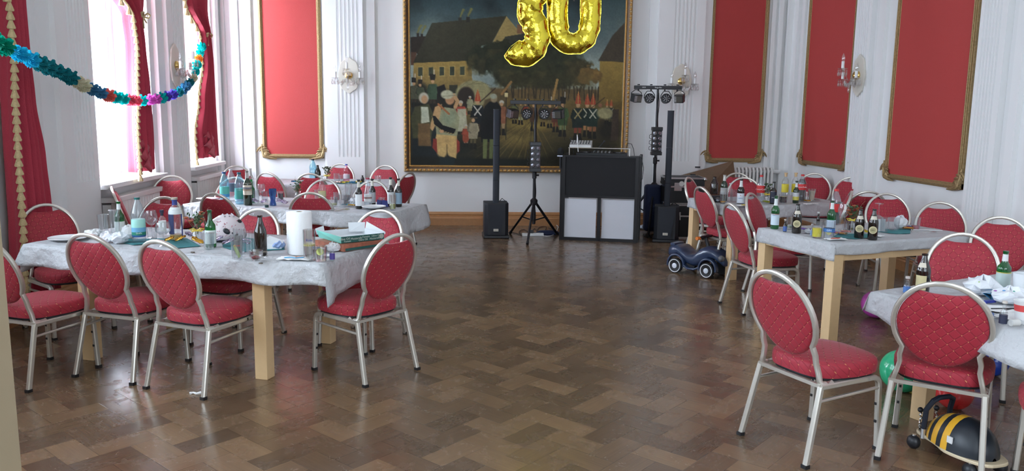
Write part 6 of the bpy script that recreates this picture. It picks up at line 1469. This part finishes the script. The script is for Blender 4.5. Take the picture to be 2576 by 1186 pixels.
for (x, y, t, lb) in ((1973, 505, 436, 'left of two clear liquor bottles with yellow labels and cork tops'), (1998, 505, 436, 'right of two clear liquor bottles with yellow labels and cork tops')):
    bottle(lb, 'vodka', x, y, t, .036, 'clear', [(.28, .58, (.72, .60, .05))], cap=((.62, .42, .22), .012), neck=(.85, .955, (.62, .42, .22)), group='yellow label liquor bottles', back=.06)
tumbler('low tumbler with dark cola on the back right table', 1969, 513, 490, .042, taper=.95, fill=(.75, (.02, .008, .008)))
bottle('green beer bottle with round yellow-white label in front of the full cola bottle', 'long', 2001, 512, 456, .031, 'greend', [(.14, .30, (.60, .52, .10)), (.30, .48, (.55, .56, .58))], cap=((.02, .03, .02), .01), neck=(.72, .92, (.62, .62, .64)))
tumbler('beer glass with pale drink at the right part of the back right table', 2041, 506, 476, .040, prof=[(.75, 0), (.7, .1), (.8, .5), (1, .85), (.97, 1)], fill=(.85, (.62, .52, .40))); tumbler('cut-glass tumbler beside the full cola bottle', 2029, 506, 484, .036, 'crystal')
for i, (x, y, c_) in enumerate(((1928, 512, (.30, .35, .05)), (1936, 513, (.6, .5, .02)), (2028, 509, (.6, .3, .03)), (2054, 507, (.3, .25, .25)))): wrapper(('green foil sweet at the foot of the vase on the back right table', 'yellow foil sweet left of the black-label bottle', 'orange foil sweet in front of the cut-glass tumbler', 'grey lid-like foil piece right of the pale beer glass')[i], x, y, c_, i+80)
napkin('white napkin lying in front of the full cola bottle', 2040, 515, .14, .06, .2)
napkin('yellow-edged napkin at the near edge of the back right table', 1870, 519, .12, .08, .4, ((.75, .6, .05), (.75, .6, .05)))

# --- middle right table
bk = (.58, .52, .30)
bottle('green beer bottle with pale blue label at the left corner of the middle right table', 'long', 1948, 577, 493, .032, 'greeng', [(.12, .46, (.60, .72, .80)), (.43, .46, (.65, .25, .12))], neck=(.70, .90, (.70, .74, .74)), text=[('Radeberger', .009, (.1, .2, .45), .41)])
bottle('mini bottle with blue label left of the leftmost brown bottle', 'mini', 1974, 584, 554, .014, 'brown', [(.05, .46, (.06, .12, .35))], cap=((.5, .45, .4), .01), group='mini spirit bottles'); bottle('mini dark bottle with silver cap behind the yellow drink', 'mini', 2057, 572, 541, .014, 'brown', cap=((.6, .6, .6), .012), group='mini spirit bottles', back=.15)
bottle('mini bottle lying close to the left side of the yellow drink', 'mini', 2042, 594, 566, .012, 'clear', [(.05, .46, (.2, .3, .5))], cap=((.5, .5, .5), .01), group='mini spirit bottles')
tumbler('low glass with mint leaf left of the leftmost brown bottle', 1986, 577, 548, .036, 'crystal', taper=.9, fill=(.3, (.30, .36, .20)))
for (x, y, t, lb) in ((2003, 588, 514, 'brown bottle with round cream label, leftmost of the brown ones on the middle right table'), (2160, 601, 527, 'brown bottle with round cream label turned left, middle of the brown ones'), (2194, 605, 527, 'brown bottle with cream label, rightmost and nearest of the brown ones')):
    o = bottle(lb, 'beer', x, y, t, .0345, 'brown', None, arcs=[(.66, .77, -.9, .9, (.62, .56, .46))], cap=((.02, .02, .02), .004), group='brown beer bottles with round cream labels')
    MB().lathe([(.001, -.0015), (.027, -.0015), (.028, 0), (.028, .003)], 24, T=M4.Translation((0, -.0345, .075)) @ M4.Rotation(R(90), 4, 'X') @ M4.Rotation(pi, 4, 'X')).build('round_label', C3('cream_label', (.62, .55, .33)), o)
    MB().lathe([(.001, -.0015), (.020, -.0015), (.021, 0), (.021, .003)], 24, T=M4.Translation((0, -.0365, .075)) @ M4.Rotation(R(90), 4, 'X') @ M4.Rotation(pi, 4, 'X')).build('label_centre', C3('cream_centre', (.40, .36, .20)), o)
    lettering('HELL', .012, 'label_lettering', C3('lab_ink', (.05, .03, .02)), o, (0, -.0392, .075), (R(90), 0, 0), .0003)
bottle('green beer bottle with silver neck foil and blue-white label, middle of the middle right table', 'long', 2089, 585, 505, .033, 'greeng', [(.05, .38, (.55, .66, .80))], cap=((.04, .05, .04), .008), neck=(.72, .92, (.70, .72, .72)))
bottle('cola bottle with red cap behind the silver-necked green bottle', 'cola', 2098, 568, 480, .044, 'clearpet', [(.36, .60, cr)], cap=(cr, .018), liquid=(.66, (.015, .006, .006)), back=.06)
tumbler('square-looking glass with bright yellow drink on the middle right table', 2054, 600, 559, .038, taper=.95, fill=(.6, (.80, .68, .03)))
g_ = tumbler('glass with blue print and lemon slice right of the yellow drink', 2084, 602, 557, .040, taper=.86, fill=None); MB().lathe([(.0402, .052), (.0405, .078)], 20, caps=False).build('blue_print', C3('blueprint', (.05, .16, .42)), g_); lettering('GIN', .020, 'print_lettering', C3('print_pale2', (.6, .75, .85)), g_, (0, -.0415, .065), (R(90), 0, 0), .0003); MB().lathe([(.001, 0), (.018, 0), (.018, .004), (.001, .004)], 18, T=M4.Translation((0, -.02, .045)) @ M4.Rotation(R(60), 4, 'X')).build('lemon_slice', C3('lemon', (1, 1, 1)), g_)
stem('large wine glass in the middle of the middle right table', 2119, 580, 514, .045); tumbler('upturned cut-glass tumbler left of the orange flowers', 2134, 583, 556, .036, 'crystal', taper=1.1)
runner('dark teal felt mat in the middle of the middle right table', [(2096, 596), (2110, 588), (2190, 590), (2200, 598), (2150, 602)]); runner('dark teal felt mat at the right part of the middle right table', [(2206, 583), (2225, 577), (2290, 577), (2290, 588), (2255, 589)])
vase('vase of orange flowers with a yellow ribbon on the middle right table', 2143, 583, 514, 'orange', 9)
stem('upturned wine glass behind the rightmost brown bottle', 2207, 575, 513, .046, True)
g = at(2218, 584, ZT); tag(MB().box((0, 0, .05), (.075, .004, .10)).build('menu_card', C3('card', (.62, .64, .66)), None, smooth=False, loc=g+V((0, .02, .0)), rz=.1), 'small upright grey-white card behind the rightmost brown bottle', 'card')
tumbler('clear glass in front of the upright card', 2223, 586, 548, .032); tumbler('wide clear glass with napkin in it', 2247, 582, 549, .044, taper=.85)
blob('crumpled_napkin', 'crumpled white napkin behind the wide clear glass', 'napkin', 2264, 578, .055, (.62, .62, .64), 51, .95, amp=.25)
tumbler('small clear glass of coloured sweets by the right wall chair', 2302, 580, 548, .036, taper=.85, fill=(.35, (.45, .12, .15)))
for i, (x, y, c_) in enumerate(((2104, 592, (.30, .10, .42)), (2116, 594, (.45, .22, .08)), (2127, 589, (.5, .22, .2)), (2177, 588, (.6, .45, .03)), (2276, 577, (.5, .1, .3)), (2283, 580, (.55, .25, .05)), (2290, 577, (.1, .3, .5)), (2024, 583, (.2, .12, .4)))): wrapper(('violet foil sweet beside the blue-print glass', 'brown and violet foil sweet in front of the large wine glass', 'pink foil sweet left of the middle brown bottle', 'yellow foil wrapper between two brown bottles', 'pink foil sweet right of the crumpled napkin', 'orange foil sweet on the right teal mat', 'blue foil sweet at the right edge of the teal mat', 'silver and violet wrapper right of the leftmost brown bottle')[i], x, y, c_, i+100, .032)
blob('crumpled_foil', 'crumpled silver foil right of the leftmost brown bottle', 'wrapping', 2032, 588, .028, (.5, .5, .52), 55, .6)
napkin('printed napkin in front of the blue-print glass', 2102, 604, .16, .07, .2, ((.55, .1, .06), (.05, .05, .06))); napkin('white napkin right of the rightmost brown bottle', 2212, 596, .08, .05, .5)
g = at(2330, 580, ZT+.003); tag(MB().sweep([(-.12, 0, 0), (.02, 0, .002)], rrect(.014, .006, .002, 1)).sweep([(.02, 0, .002), (.13, 0, .0)], rrect(.018, .002, .0008, 1), scales=[1, .6]).build('table_knife', Mt['steel'], None, loc=g, rz=-.1), 'dark table knife at the right end of the middle right table', 'cutlery'); g = at(2325, 584, ZT+.003); tag(MB().sweep([(-.09, 0, 0), (.05, 0, .002)], rrect(.007, .003, .001, 1)).ell((.07, 0, .003), (.025, .014, .004), 12).build('spoon', Mt['steel'], None, loc=g, rz=-.35), 'spoon lying beside the dark knife', 'cutlery')

# --- front right table
bottle('mini bottle with blue label at the left end of the front right table', 'mini', 2280, 740, 701, .016, 'clear', [(.05, .44, (.06, .16, .42))], cap=((.5, .45, .42), .012))
o = bottle('brown beer bottle with oval cream label at the left end of the front right table', 'beer', 2318, 741, 640, .0345, 'brown', None, [(.10, .46, -1.1, .5, (.55, .48, .26)), (.66, .77, -1.1, .4, (.62, .56, .46))])
bottle('green beer bottle with pale label at the right picture edge', 'long', 2520, 734, 633, .0335, 'greeng', [(.06, .46, (.50, .60, .58)), (.45, .47, (.7, .6, .1))], cap=None, neck=(.74, .91, (.68, .68, .68)))
def tissue(label, px, py, r, seed, cols):
    o = blob('tissue_paper', label, 'wrapping paper', px, py, r, (.74, .76, .80), seed, .55, 'crumpled gift tissue with coloured dots', .55); rs = random.Random(seed); mb = [MB() for _ in cols]
    for k in range(10): a = rs.random()*6.28; q = r*rs.random()*.9; mb[k % len(cols)].ell((q*cos(a), q*sin(a), r*.75+.02*rs.random()), (.008, .008, .003), 8)
    for c_, m_ in zip(cols, mb): m_.build('printed_dots', C3('dot_'+'_'.join(str(int(v*99)) for v in c_), c_), o)
tissue('crumpled dotted gift tissue left of the green bottle on the front right table', 2468, 748, .085, 61, [(.1, .35, .6), (.5, .3, .05), (.35, .5, .1)])
tissue('crumpled dotted gift tissue at the right edge of the front right table', 2536, 770, .075, 62, [(.3, .08, .35), (.1, .3, .6), (.05, .3, .2)])
g = at(2498, 750, ZT); tag(MB().add([(-.07, -.03, 0), (.07, -.02, 0), (.07, .03, .01), (-.07, .02, .03), (-.06, -.02, .03), (.06, -.015, .035)], [(0, 1, 2, 3), (0, 1, 5, 4), (4, 5, 2, 3)]).build('gift_ribbon', C3('rib_blue', (.08, .32, .55)), None, smooth=False, loc=g, rz=.5, solid=.001), 'folded blue and white gift ribbon between the two tissue heaps', 'ribbon')
g = at(2488, 762, ZT+.003); tag(MB().box((0, 0, .006), (.07, .02, .012)).build('sweet_bar', C3('barblue', (.05, .07, .40), rough=.25, metal=.5, var=.6, bscale=60), None, smooth=False, loc=g, rz=.3), 'shiny blue wrapped sweet bar near the tissue', 'sweet')
napkin('flat white paper in front of the sweet bar', 2500, 780, .20, .13, -.5); napkin('flat crumpled paper below the right tissue heap', 2548, 800, .16, .10, .4)
bottle('mini bottle with black label standing on the front right table', 'mini', 2522, 818, 763, .0155, 'clear', [(.04, .44, (.015, .02, .05))], cap=((.6, .55, .5), .010))
def lying(label, px, py, rz, col, gr):
    g = at(px, py, ZT+.014); pr = [(a*.0145, b*.095-.045) for a, b in PROF['mini']]; o = MB().lathe(pr, 16, T=M4.Rotation(R(90), 4, 'Y')).build('bottle', Mt['clear'], None, loc=g, rz=rz); tag(o, label, 'bottle', gr); MB().lathe([(.015, -.04), (.015, 0)], 16, T=M4.Rotation(R(90), 4, 'Y')).build('label', C3('paper_m'+str(int(col[2]*99)), col), o)
lying('mini bottle with blue label lying on its side', 2498, 795, -.35, (.10, .16, .38), 'mini bottles lying down'); lying('mini bottle lying at the right picture edge by the paper cup', 2562, 812, .15, (.6, .6, .58), 'mini bottles lying down')
g = at(2577, 818, ZT); o = tag(MB().lathe([(.027, 0), (.040, .10), (.042, .102), (.038, .10), (.025, .004), (.001, .003)], 24).build('paper_cup', C3('cupwhite', (.76, .76, .76)), None, loc=g+V((.01, .03, 0))), 'red and white paper cup cut off by the right picture edge', 'cup'); MB().lathe([(.0305, .03), (.0385, .085)], 24, caps=False).build('red_band', C3('cupred', (.62, .06, .06)), o)
g = at(2568, 752, ZT); tag(MB().lathe([(.035, 0), (.045, .13), (.043, .13), (.033, .004), (.001, .003)], 24).build('plastic_tub', C3('tub', (.70, .72, .74)), None, loc=g), 'pale plastic tub at the right picture edge', 'cup')
g = at(2548, 778, ZT+.012); tag(MB().tube([(-.10, 0, 0), (.02, 0, .004), (.10, 0, 0)], .003, 5).tube([(-.05, -.02, 0), (.10, .015, .003)], .003, 5).build('dark_wire', BK, None, loc=g, rz=-.1), 'dark thin wire lying before the right tissue heap', 'wire')
